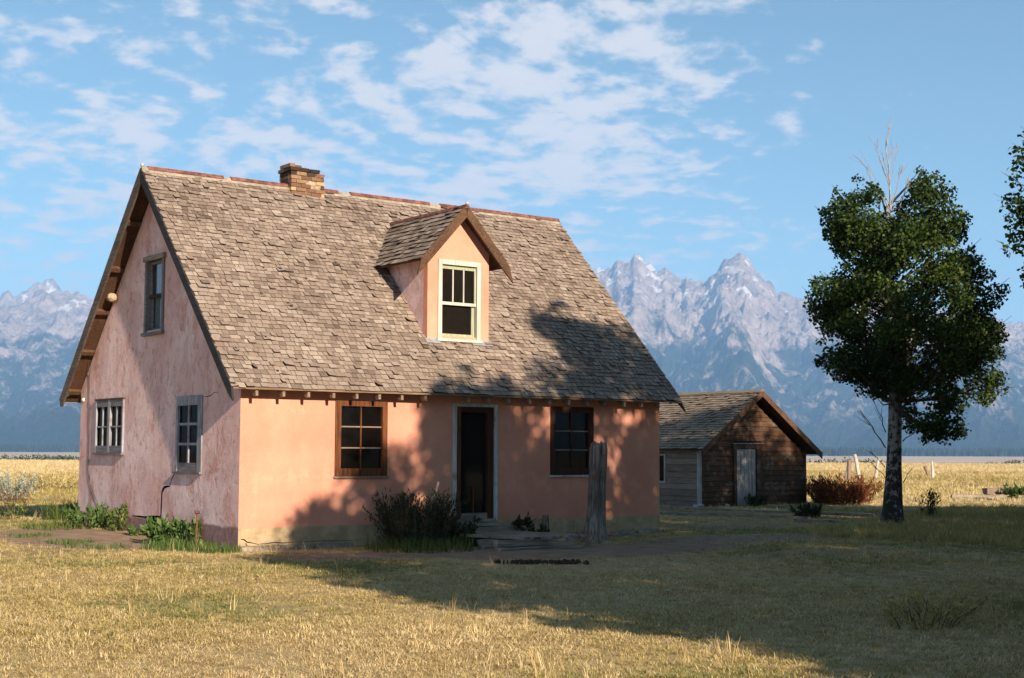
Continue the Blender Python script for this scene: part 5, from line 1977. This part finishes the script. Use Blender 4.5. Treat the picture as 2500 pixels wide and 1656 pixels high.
def tree_meshes(poly, trunk, seed, nclump, nleaf, lsize, depth, side_ax, fwd_ax, cmin=0.2, cmax=0.55, limb_lo=1.2):
    """crown of leaf clumps filling an outline turned into depth; limbs reach from the trunk to the clumps"""
    rnd = np.random.default_rng(seed)
    xs = [p[0] for p in poly]
    zs = [p[1] for p in poly]
    cl = []
    tries = 0
    while len(cl) < nclump and tries < 200000:
        tries += 1
        x = rnd.uniform(min(xs), max(xs))
        z = rnd.uniform(min(zs), max(zs))
        if not inside(poly, x, z):
            continue
        e = edge_dist(poly, x, z)
        if e < cmin * 0.35:
            continue
        r = min(cmax, max(cmin, e)) * rnd.uniform(0.75, 1.05)
        dmax = min(depth, 0.25 + e * 1.25)
        y = rnd.uniform(-1, 1) * dmax
        cl.append((x, y, z, r))
    SA, FA = np.array(side_ax), np.array(fwd_ax)
    P, T = [], []
    tw = MB()
    for i, (x, y, z, r) in enumerate(cl):
        n = int(nleaf / nclump * (r / ((cmin + cmax) / 2)) ** 2)
        q = rnd.normal(0, 1, (n, 3))
        q /= np.linalg.norm(q, axis=1, keepdims=True)
        q *= (r * rnd.uniform(0.25, 1.0, n) ** 0.6)[:, None]
        q[:, 2] *= 0.8
        c = SA * x + FA * y + np.array([0, 0, z])
        P.append(c + q)
        T.append(np.clip(rnd.normal(0.45 + rnd.normal(0, 0.12), 0.2, n), 0, 1))
        if i % 2 == 0:
            # limb from the trunk
            zt = max(limb_lo, z - (0.4 + abs(x) * 0.45 + abs(y) * 0.35))
            tp = np.array([np.interp(zt, [p[2] for p in trunk], [p[k] for p in trunk]) for k in (0, 1)] + [zt])
            mid = tp * 0.45 + c * 0.55 + np.array([0, 0, -0.12]) + rnd.normal(0, 0.08, 3)
            r0 = 0.026 * rnd.uniform(0.5, 1.3)
            tw.tube([tuple(tp), tuple(mid), tuple(c), tuple(c + (c - mid) * 0.25)], [r0, r0 * 0.6, r0 * 0.3, 0.004], 5, cap=False)
    P = np.concatenate(P)
    T = np.concatenate(T)
    V, F = leaf_arrays(P, lsize, 0.95, rnd, -0.3)
    return V, F, np.repeat(T, 4), tw


def add_trunk(mb, path, rads, n=14, seed=0):
    """knobbly trunk"""
    rings = []
    for i, (p, r) in enumerate(zip(path, rads)):
        for k in range(n):
            a = 2 * math.pi * k / n
            rr = r * (1 + 0.16 * (float(vnoise(a * 1.6 + seed, p[2] * 1.3, seed + 2)) - 0.5) + 0.10 * (float(vnoise(a * 4, p[2] * 4, seed + 5)) - 0.5))
            rings.append((p[0] + math.cos(a) * rr, p[1] + math.sin(a) * rr, p[2]))
    fs = []
    for i in range(len(path) - 1):
        for k in range(n):
            fs.append((i * n + k, i * n + (k + 1) % n, (i + 1) * n + (k + 1) % n, (i + 1) * n + k))
    mb.add(rings, fs)


def smooth_path(keys, n):
    z = np.array([k[2] for k in keys])
    zz = np.linspace(z[0], z[-1], n)
    return [(float(np.interp(q, z, [k[0] for k in keys])), float(np.interp(q, z, [k[1] for k in keys])), float(q)) for q in zz]


SIDE, FWD = (RH.x, RH.y, 0.0), (FH.x, FH.y, 0.0)
KP = FPX / 32.45
OUT = [(1955, 392), (1985, 385), (2030, 410), (2070, 478), (2105, 430), (2138, 372), (2165, 378), (2215, 425), (2225, 480), (2255, 500), (2260, 580), (2300, 600), (2340, 680), (2315, 720), (2352, 742),
       (2335, 790), (2310, 850), (2332, 905), (2290, 938), (2230, 950), (2238, 1015), (2190, 1036), (2120, 1020), (2088, 985), (2088, 930), (2040, 925), (1985, 925), (1935, 892), (1888, 830), (1877, 770),
       (1871, 660), (1884, 606), (1942, 620), (1928, 570), (1906, 540), (1910, 470)]
poly = px_outline(OUT, 2178.0, 1278.0, KP)
tb = Vector((16.25, 0.05, 0))
main_tree = empty('cottonwood_tree', tuple(tb))
tag(main_tree, 'dark leafy cottonwood with pale forked trunk and dead white top, right of the shed', 'tree')


def local_part(name, me_or_mb, mat, parent, smooth=False):
    """part given in coordinates relative to its thing"""
    if isinstance(me_or_mb, MB):
        me = me_or_mb.mesh(name, [mat])
    else:
        me = me_or_mb
    if smooth:
        me.polygons.foreach_set('use_smooth', [True] * len(me.polygons))
    o = bpy.data.objects.new(name, me)
    COL.objects.link(o)
    o.parent = parent
    return o


def side_pt(dx, dy, z):
    return (SIDE[0] * dx + FWD[0] * dy, SIDE[1] * dx + FWD[1] * dy, z)


tk = smooth_path([side_pt(0.0, 0, -0.1), side_pt(0.0, 0, 0.4), side_pt(0.02, 0, 1.2), side_pt(0.06, 0, 2.2), side_pt(0.10, 0, 3.4), side_pt(0.04, 0, 5.2), side_pt(0.0, 0, 7.3)], 34)
rads = [0.13 * math.exp(-max(0, p[2]) / 0.5) + 0.145 * (1 - p[2] / 9.5) for p in tk]
mb = MB()
add_trunk(mb, tk, rads, 16, 1)
local_part('trunk', mb, M_['cottonwood_bark'], main_tree, True)
tk2 = smooth_path([side_pt(0.20, 0.10, -0.1), side_pt(0.20, 0.10, 0.6), side_pt(0.22, 0.12, 1.8), side_pt(0.27, 0.12, 3.0), side_pt(0.62, 0.1, 4.6), side_pt(1.0, 0.1, 6.2)], 26)
mb = MB()
add_trunk(mb, tk2, [0.075 * (1 - p[2] / 8.5) + 0.04 * math.exp(-max(0, p[2]) / 0.4) for p in tk2], 12, 7)
o = local_part('second_trunk', mb, M_['cottonwood_bark'], main_tree, True)
V, F, T, tw = tree_meshes(poly, [Vector(p) for p in tk], 3, 360, 46000, 0.075, 2.1, SIDE, FWD, 0.15, 0.42, 2.75)
local_part('crown', np_mesh('crown', V, F, M_['cottonwood_leaf'], T), None, main_tree)
local_part('limbs', tw, M_['twig'], main_tree)
# dead top and the bare twigs low on the trunk
mb = MB()
rd = random.Random(8)


def twig(mb, p0, p1, r0, depth=0):
    p0, p1 = Vector(p0), Vector(p1)
    L = (p1 - p0).length
    n = 5
    pts = [p0 + (p1 - p0) * (i / n) + Vector((rd.gauss(0, 0.018), rd.gauss(0, 0.018), rd.gauss(0, 0.012))) * L * (1 if 0 < i < n else 0) for i in range(n + 1)]
    mb.tube([tuple(p) for p in pts], list(np.linspace(r0, max(0.003, r0 * 0.25), n + 1)), 5, cap=False)
    if depth > 0:
        for k in range(rd.randint(2, 4)):
            t = rd.uniform(0.3, 0.9)
            b = p0 + (p1 - p0) * t
            d = (p1 - p0).normalized()
            sd_ = Vector((rd.uniform(-1, 1), rd.uniform(-1, 1), rd.uniform(-0.1, 0.5)))
            twig(mb, b, b + (d * 0.8 + sd_ * 0.55) * L * rd.uniform(0.22, 0.45), r0 * 0.5, depth - 1)


def pxl(x, y, dy=0.0):
    return side_pt((x * 1.0562 - 2178.0) / KP, dy, (1278.0 - y * 1.0562) / KP)


for a, b, r in (((2066, 500), (2058, 300), 0.035), ((2062, 480), (2010, 392), 0.022), ((2064, 470), (1995, 340), 0.012), ((2066, 440), (2030, 320), 0.014), ((2068, 470), (2095, 380), 0.018), ((2070, 480), (2125, 420), 0.014), ((2080, 500), (2110, 400), 0.016), ((2066, 420), (2085, 330), 0.010)):
    twig(mb, pxl(*a, -0.2), pxl(*b, -0.25), r * 0.72, 2)
local_part('dead_top', mb, M_['dead_wood'], main_tree)
mb = MB()
for a, b, r in (((2050, 1035), (1985, 945), 0.018), ((2052, 1000), (2015, 915), 0.014), ((2048, 1080), (2010, 1045), 0.012), ((2048, 1105), (2005, 1060), 0.010), ((2090, 1020), (2130, 990), 0.016), ((2090, 1115), (2105, 1080), 0.012)):
    twig(mb, pxl(*a), pxl(*b, -0.2), r, 1)
local_part('bare_twigs', mb, M_['twig'], main_tree)


# the rest of the grove stands to the right of and behind the viewer and shades the yard
def grove_outline(rnd, H, Rr, low):
    pts = []
    n = 26
    for i in range(n):
        a = 2 * math.pi * i / n
        x = math.cos(a)
        z = math.sin(a)
        k = 1 + rnd.uniform(-0.16, 0.10)
        zz = low + (H - low) * (0.5 + 0.5 * z * k)
        ww = Rr * math.copysign(abs(x) ** 0.5, x) * k * (1.06 if z < 0.2 else 1.06 - 0.22 * z)
        pts.append((ww, min(H, max(low * 0.8, zz))))
    return pts


def grove_tree(seed, H, Rr, low, nleaf, lsize, nclump):
    rnd = random.Random(seed)
    pl = grove_outline(rnd, H, Rr, low)
    keys = [(0, 0, -0.15), (0.03, 0.02, H * 0.15), (rnd.uniform(-0.2, 0.2), rnd.uniform(-0.2, 0.2), H * 0.5), (rnd.uniform(-0.3, 0.3), 0, H * 0.88)]
    path = smooth_path(keys, 24)
    mb = MB()
    add_trunk(mb, path, [H * 0.024 * (1 - p[2] / (H * 1.02)) + 0.12 * math.exp(-max(0, p[2]) / 0.4) for p in path], 12, seed)
    V, F, T, tw = tree_meshes(pl, [Vector(p) for p in path], seed, nclump, nleaf, lsize, Rr * 0.95, (1, 0, 0), (0, 1, 0), Rr * 0.09, Rr * 0.2)
    return (mb.mesh('trunk', [M_['cottonwood_bark']]), tw.mesh('limbs', [M_['cottonwood_bark']]), np_mesh('crown', V, F, M_['cottonwood_leaf'], T))


tall = grove_tree(71, 10.0, 3.3, 0.7, 26500, 0.15, 215)
right_one = grove_tree(74, 9.8, 2.7, 4.5, 14000, 0.10, 150)
GROVE = [
    (0.5, -20.0, 1.08, 1.12, 0.4, 'cottonwood out of view whose crown edge shades the near grass'),
    (6.6, -18.0, 1.22, 1.15, 2.1, 'tallest cottonwood out of view, its shadow climbs the house roof'),
    (12.9, -12.8, 1.13, 1.12, 4.0, 'cottonwood out of view that shades the shed and the stoop'),
    (18.2, -4.65, 0.96, 1.0, 5.2, 'cottonwood cut off by the right edge of the picture'),
    (23.2, -4.4, 0.47, 0.80, 3.3, 'low cottonwood out of view at right shading the field edge'),
    (3.4, -19.2, 1.16, 0.80, 3.7, 'slender cottonwood out of view between the two that shade the front wall'),
    (-0.3, -24.5, 0.60, 1.06, 2.6, 'low bushy cottonwood out of view whose shade darkens the near right corner'),
    (3.5, -26.0, 1.05, 1.1, 1.3, 'cottonwood out of view added in the second row to block sky light, behind the one shading the near grass'),  # second row: unseen trees added to block sky light and stray sun
    (10.5, -23.5, 1.10, 1.1, 2.9, 'cottonwood out of view added in the second row to block sky light, behind the tallest'),
    (17.0, -18.5, 1.05, 1.1, 0.9, 'cottonwood out of view added in the second row to block sky light, towards the shed'),
    (20.0, -12.0, 1.18, 0.84, 5.7, 'cottonwood out of view at the far right end of the grove'),
]
for (x, y, sh, sr, rz, lab) in GROVE:
    t = empty('cottonwood_tree', (x, y, float(ground_z(x, y))))
    tag(t, lab, 'tree')
    t.rotation_euler = (0, 0, rz)
    t.scale = (sr, sr, sh)
    for nm, me in zip(('trunk', 'limbs', 'crown'), right_one if 'right edge' in lab else tall):
        o = bpy.data.objects.new(nm, me)
        COL.objects.link(o)
        o.parent = t


# ------------------------------------------------------------------ far edge of the field
def far_brush():
    rnd = np.random.default_rng(91)
    P, S = [], []
    for px in np.arange(-700, 3300, 3.2):
        left = px < 420
        if rnd.random() < (0.05 if left else 0.30):
            continue
        d = px_dir(px + rnd.uniform(-2, 2), 1103)
        h = math.hypot(d.x, d.y)
        r = rnd.uniform(560, 680)
        top = rnd.uniform(4.8, 6.0) if left else rnd.uniform(4.2, 6.6) * (0.7 + 0.3 * math.sin(px * 0.013))
        x, y = CAM_LOC.x + d.x / h * r, CAM_LOC.y + d.y / h * r
        n = int(60)
        q = rnd.normal(0, 1, (n, 3))
        q /= np.linalg.norm(q, axis=1, keepdims=True)
        q *= rnd.uniform(0.2, 1, n)[:, None] ** 0.5
        wdt = rnd.uniform(0.5, 1.1) * (1.5 if left else 0.8)
        P.append(np.stack([x + q[:, 0] * wdt, y + q[:, 1] * wdt, -6.2 + top * (0.5 + 0.5 * q[:, 2])], 1))
    P = np.concatenate(P)
    V, F = leaf_arrays(P, 0.75, 0.7, rnd)
    me = np_mesh('far_brush', V, F, M_['far_leaf'], np.repeat(rnd.uniform(0, 1, len(P)), 4))
    tag(link(bpy.data.objects.new('far_brush', me)), 'thin line of willow brush along the far edge of the field', 'brush', kind='stuff')


far_brush()


def far_point(px, r):
    d = px_dir(px, 1103)
    h = math.hypot(d.x, d.y)
    return CAM_LOC.x + d.x / h * r, CAM_LOC.y + d.y / h * r


def far_tree(px, r, H, W, seed, label):
    rnd = np.random.default_rng(seed)
    x, y = far_point(px, r)
    t = empty('far_tree', (x, y, -6.0))
    tag(t, label, 'tree', 'trees beyond the field')
    mb = MB()
    mb.tube([(0, 0, -0.3), (0, 0, H * 0.6)], [0.25, 0.1], 6)
    local_part('trunk', mb, M_['twig'], t)
    P = []
    for k in range(16):
        c = np.array([rnd.normal(0, W * 0.25), rnd.normal(0, W * 0.25), H * rnd.uniform(0.3, 0.9)])
        q = rnd.normal(0, 1, (70, 3))
        q /= np.linalg.norm(q, axis=1, keepdims=True)
        P.append(c + q * W * 0.22 * rnd.uniform(0.3, 1, 70)[:, None])
    P = np.concatenate(P)
    V, F = leaf_arrays(P, 0.6, 0.8, rnd)
    local_part('crown', np_mesh('crown', V, F, M_['far_leaf'], np.repeat(rnd.uniform(0, 1, len(P)), 4)), None, t)


far_tree(156, 520, 5.5, 2.6, 1, 'round dark tree above the white tent beyond the field')
far_tree(173, 545, 4.9, 2.2, 2, 'smaller tree right of the white tent beyond the field')
far_tree(187, 540, 4.6, 2.6, 3, 'low tree beside the gable edge beyond the field')
far_tree(143, 560, 4.6, 2.0, 4, 'slim tree left of the round dark tree beyond the field')
far_tree(51, 500, 3.6, 1.2, 5, 'small dark bush left of the red cabins')
far_tree(106, 530, 4.2, 2.4, 6, 'bushy tree between the red cabins beyond the field')


def cabin(px, r, w, h, label, red=True):
    x, y = far_point(px, r)
    t = empty('cabin', (x, y, -6.0))
    tag(t, label, 'cabin', 'tiny cabins beyond the field')
    t.rotation_euler = (0, 0, YAW)
    mb = MB()
    mb.box(-w / 2, w / 2, -1.5, 1.5, -0.2, h * 0.6)
    local_part('wall', mb, M_['far_red'], t)
    mb = MB()
    mb.add([(-w / 2 - 0.2, -1.8, h * 0.58), (w / 2 + 0.2, -1.8, h * 0.58), (w / 2 + 0.2, 0, h), (-w / 2 - 0.2, 0, h), (-w / 2 - 0.2, 1.8, h * 0.58), (w / 2 + 0.2, 1.8, h * 0.58)], [(0, 1, 2, 3), (3, 2, 5, 4), (0, 3, 4), (1, 5, 2), (0, 4, 5, 1)])
    local_part('roof', mb, M_['far_red' if red else 'board_slate'], t)
    mb = MB()
    mb.box(-0.4, 0.4, -1.56, -1.5, 0.0, h * 0.5)
    local_part('door', mb, M_['far_white'], t)


cabin(70, 490, 3.2, 3.0, 'left tiny red cabin beyond the field')
cabin(84, 492, 2.4, 2.9, 'second tiny red cabin from the left beyond the field')
cabin(117, 494, 2.6, 2.9, 'tiny dark red cabin nearest the tree by the white tent')
x, y = far_point(164, 470)
t = empty('white_tent', (x, y, -5.6))
tag(t, 'tiny white cone tent beyond the field beside the gable', 'tent')
mb = MB()
mb.tube([(0, 0, -0.2), (0, 0, 2.9), (0, 0, 3.6)], [1.5, 0.22, 0.05], 12)
local_part('canvas', mb, M_['far_white'], t)
mb = MB()
for a in (0.4, 2.2, 4.4):
    mb.tube([(math.cos(a) * 0.05, math.sin(a) * 0.05, 3.3), (math.cos(a) * 0.3, math.sin(a) * 0.3, 4.0)], [0.04, 0.03], 4)
local_part('poles', mb, M_['twig'], t)


# ------------------------------------------------------------------ grass
def tuft_mesh(name, nb, h, r, w, mat, seed, droop=0.6):
    rnd = np.random.default_rng(seed)
    V, F, T = [], [], []
    for i in range(nb):
        a = rnd.uniform(0, 6.283)
        rb = r * math.sqrt(rnd.uniform(0, 1))
        b = np.array([math.cos(a) * rb, math.sin(a) * rb, -0.01])
        hh = h * rnd.uniform(0.4, 1.0)
        aa = a + rnd.normal(0, 1.0)
        o_ = np.array([math.cos(aa), math.sin(aa), 0]) * hh * droop * rnd.uniform(0.2, 1.3)
        sd_ = np.array([-math.sin(aa), math.cos(aa), 0]) * w
        m1 = b + o_ * 0.4 + np.array([0, 0, hh * 0.62])
        tip = b + o_ + np.array([0, 0, hh * rnd.uniform(0.75, 1.0)])
        k = len(V)
        V += [b - sd_, b + sd_, m1 + sd_ * 0.8, m1 - sd_ * 0.8, tip + sd_ * 0.15, tip - sd_ * 0.15]
        F += [(k, k + 1, k + 2, k + 3), (k + 3, k + 2, k + 4, k + 5)]
        T += [float(rnd.uniform(0, 1))] * 6
    return np_mesh(name, V, F, M_[mat], T)


def scatter(name, pts, scl, protos, label, cat):
    """one grass object: points carry scale and turn, geometry nodes stand tufts on them"""
    n = len(pts)
    rnd = np.random.default_rng(len(pts))
    me = bpy.data.meshes.new(name)
    me.vertices.add(n)
    me.vertices.foreach_set('co', np.asarray(pts, np.float32).ravel())
    a = me.attributes.new('scl', 'FLOAT', 'POINT')
    a.data.foreach_set('value', np.asarray(scl, np.float32))
    a = me.attributes.new('rz', 'FLOAT_VECTOR', 'POINT')
    rv = np.zeros((n, 3), np.float32)
    rv[:, 2] = rnd.uniform(0, 6.283, n)
    rv[:, :2] = rnd.normal(0, 0.12, (n, 2))
    a.data.foreach_set('vector', rv.ravel())
    a = me.attributes.new('pick', 'INT', 'POINT')
    a.data.foreach_set('value', rnd.integers(0, len(protos), n).astype(np.int32))
    coll = bpy.data.collections.new(name + '_kinds')
    for i, pm in enumerate(protos):
        coll.objects.link(bpy.data.objects.new('%s_tuft_%02d' % (name, i), pm))
    ng = bpy.data.node_groups.new(name, 'GeometryNodeTree')
    ng.interface.new_socket('Geometry', in_out='INPUT', socket_type='NodeSocketGeometry')
    ng.interface.new_socket('Geometry', in_out='OUTPUT', socket_type='NodeSocketGeometry')
    gi, go = ng.nodes.new('NodeGroupInput'), ng.nodes.new('NodeGroupOutput')
    iop = ng.nodes.new('GeometryNodeInstanceOnPoints')
    ci = ng.nodes.new('GeometryNodeCollectionInfo')
    ci.inputs['Collection'].default_value = coll
    ci.inputs['Separate Children'].default_value = True
    ci.inputs['Reset Children'].default_value = True

    def attr(nm, dt):
        q = ng.nodes.new('GeometryNodeInputNamedAttribute')
        q.data_type = dt
        q.inputs['Name'].default_value = nm
        return q.outputs['Attribute']
    ng.links.new(gi.outputs[0], iop.inputs['Points'])
    ng.links.new(ci.outputs[0], iop.inputs['Instance'])
    iop.inputs['Pick Instance'].default_value = True
    ng.links.new(attr('pick', 'INT'), iop.inputs['Instance Index'])
    er = ng.nodes.new('FunctionNodeEulerToRotation')
    ng.links.new(attr('rz', 'FLOAT_VECTOR'), er.inputs[0])
    ng.links.new(er.outputs[0], iop.inputs['Rotation'])
    ng.links.new(attr('scl', 'FLOAT'), iop.inputs['Scale'])
    ng.links.new(iop.outputs[0], go.inputs[0])
    o = link(bpy.data.objects.new(name, me))
    md = o.modifiers.new('tufts', 'NODES')
    md.node_group = ng
    tag(o, label, cat, kind='stuff')
    return o


def sample_field(n, rlo, rhi, power, seed):
    """points in the wedge before the viewer (a good step wider than the frame), density falling with distance"""
    rnd = np.random.default_rng(seed)
    u = rnd.uniform(0, 1, n)
    k = 2 - power
    r = (rlo ** k + u * (rhi ** k - rlo ** k)) ** (1 / k) if abs(k) > 1e-6 else rlo * (rhi / rlo) ** u
    a = rnd.uniform(-1, 1, n) * 0.43
    x = CAM_LOC.x + r * (np.cos(a) * FH.x + np.sin(a) * RH.x)
    y = CAM_LOC.y + r * (np.cos(a) * FH.y + np.sin(a) * RH.y)
    return x, y, r, rnd


def in_building(x, y):
    return ((x > -0.02) & (x < HL + 0.02) & (y > -0.02) & (y < HD + 0.02)) | ((x > SX0) & (x < SX1) & (y > SY0) & (y < SY1)) | ((x > 3.75) & (x < 5.5) & (y > -2.2) & (y < 0))


# short dry lawn
x, y, r, rnd = sample_field(170000, 8.0, 48.0, 1.0, 1)
patch = fbm(x * 0.55, y * 0.55, 4, 31)
keep = (rnd.uniform(0, 1, len(x)) > earth_w(x, y) * 1.25) & ~in_building(x, y) & (rnd.uniform(0, 1, len(x)) < 0.35 + 1.1 * patch)
x, y, r, patch = x[keep], y[keep], r[keep], patch[keep]
gx, gy = fbm(x * 0.28 + 7, y * 0.28, 3, 77), rnd.uniform(0, 1, len(x))
green = (gx + 0.34 * (gy - 0.5) + 0.06 * sstep(-3, 1, y)) > 0.80
olive = ~green & ((gx + 0.6 * (gy - 0.5)) > 0.56)
dry = ~green & ~olive
dryp = [tuft_mesh('dry%d' % i, 18, 0.033, 0.075, 0.0028, 'tuft_dry', 100 + i, 1.7) for i in range(5)]
olip = [tuft_mesh('oli%d' % i, 18, 0.037, 0.075, 0.0028, 'tuft_olive', 120 + i, 1.5) for i in range(4)]
grep = [tuft_mesh('gre%d' % i, 18, 0.045, 0.075, 0.0030, 'tuft_green', 140 + i, 1.2) for i in range(4)]


def put(mask, protos, name, label, lo=0.7, hi=1.35):
    z = ground_z(x[mask], y[mask])
    s = rnd.uniform(lo, hi, mask.sum()) * (0.75 + 0.6 * patch[mask]) * (1 + 0.35 * sstep(20, 45, r[mask]))
    scatter(name, np.stack([x[mask], y[mask], z], 1), s, protos, label, 'grass')


put(dry, dryp, 'dry_grass', 'short dry straw coloured grass over the yard')
put(olive, olip, 'olive_grass', 'half dry olive grass mixed through the yard')
put(green, grep, 'green_grass', 'greener grass patches in the yard')
# stray tall stems
x, y, r, rnd = sample_field(2600, 9.0, 45.0, 0.8, 5)
keep = ~in_building(x, y) & (fbm(x * 0.4, y * 0.4, 3, 55) > 0.50) & (earth_w(x, y) < 0.45)
x, y, r = x[keep], y[keep], r[keep]
stp = [tuft_mesh('stem%d' % i, 5, 0.24, 0.03, 0.0026, 'tuft_dry', 160 + i, 0.5) for i in range(4)]
scatter('tall_stems', np.stack([x, y, ground_z(x, y)], 1), rnd.uniform(0.5, 1.2, len(x)), stp, 'stray tall dry grass stems standing in the lawn', 'grass')
# rank grass under the trees
rnd = np.random.default_rng(6)
n = 5200
x = rnd.uniform(11, 26, n)
y = -4.5 + (x - 11) * 0.42 + rnd.normal(0, 1.3, n)
keep = ~in_building(x, y)
x, y = x[keep], y[keep]
rkp = [tuft_mesh('rank%d' % i, 16, 0.20, 0.10, 0.005, 'tuft_olive', 180 + i, 0.6) for i in range(4)]
scatter('rank_grass', np.stack([x, y, ground_z(x, y)], 1), rnd.uniform(0.5, 1.2, len(x)), rkp, 'rank green grass around the cottonwood', 'grass')
# the hay field
x, y, r, rnd = sample_field(60000, 40.0, 235.0, 0.95, 8)
keep = ~in_building(x, y)
x, y, r = x[keep], y[keep], r[keep]
g2 = fbm(x * 0.035, y * 0.035, 4, 12) + 0.25 * (rnd.uniform(0, 1, len(x)) - 0.5) + 0.10 * np.exp(-((r - 62) / 14) ** 2)
gm = (g2 > 0.60) & (r < 120)
hyp = [tuft_mesh('hay%d' % i, 16, 0.22, 0.22, 0.010, 'tuft_hay', 200 + i, 0.7) for i in range(4)]
hgp = [tuft_mesh('hayg%d' % i, 16, 0.22, 0.22, 0.010, 'tuft_olive', 220 + i, 0.7) for i in range(4)]
for mask, pr, nm, lb in ((~gm, hyp, 'hay_field', 'golden dry hay in the field behind the buildings'), (gm, hgp, 'green_hay', 'greener streaks of grass in the hay field')):
    near = sstep(40, 62, r[mask])
    scatter(nm, np.stack([x[mask], y[mask], ground_z(x[mask], y[mask])], 1), rnd.uniform(0.6, 1.25, mask.sum()) * (0.4 + 0.6 * near) * (1 + 0.6 * sstep(100, 220, r[mask])), pr, lb, 'grass')

for o in bpy.data.objects:
    if '_w' in o:
        del o['_w']
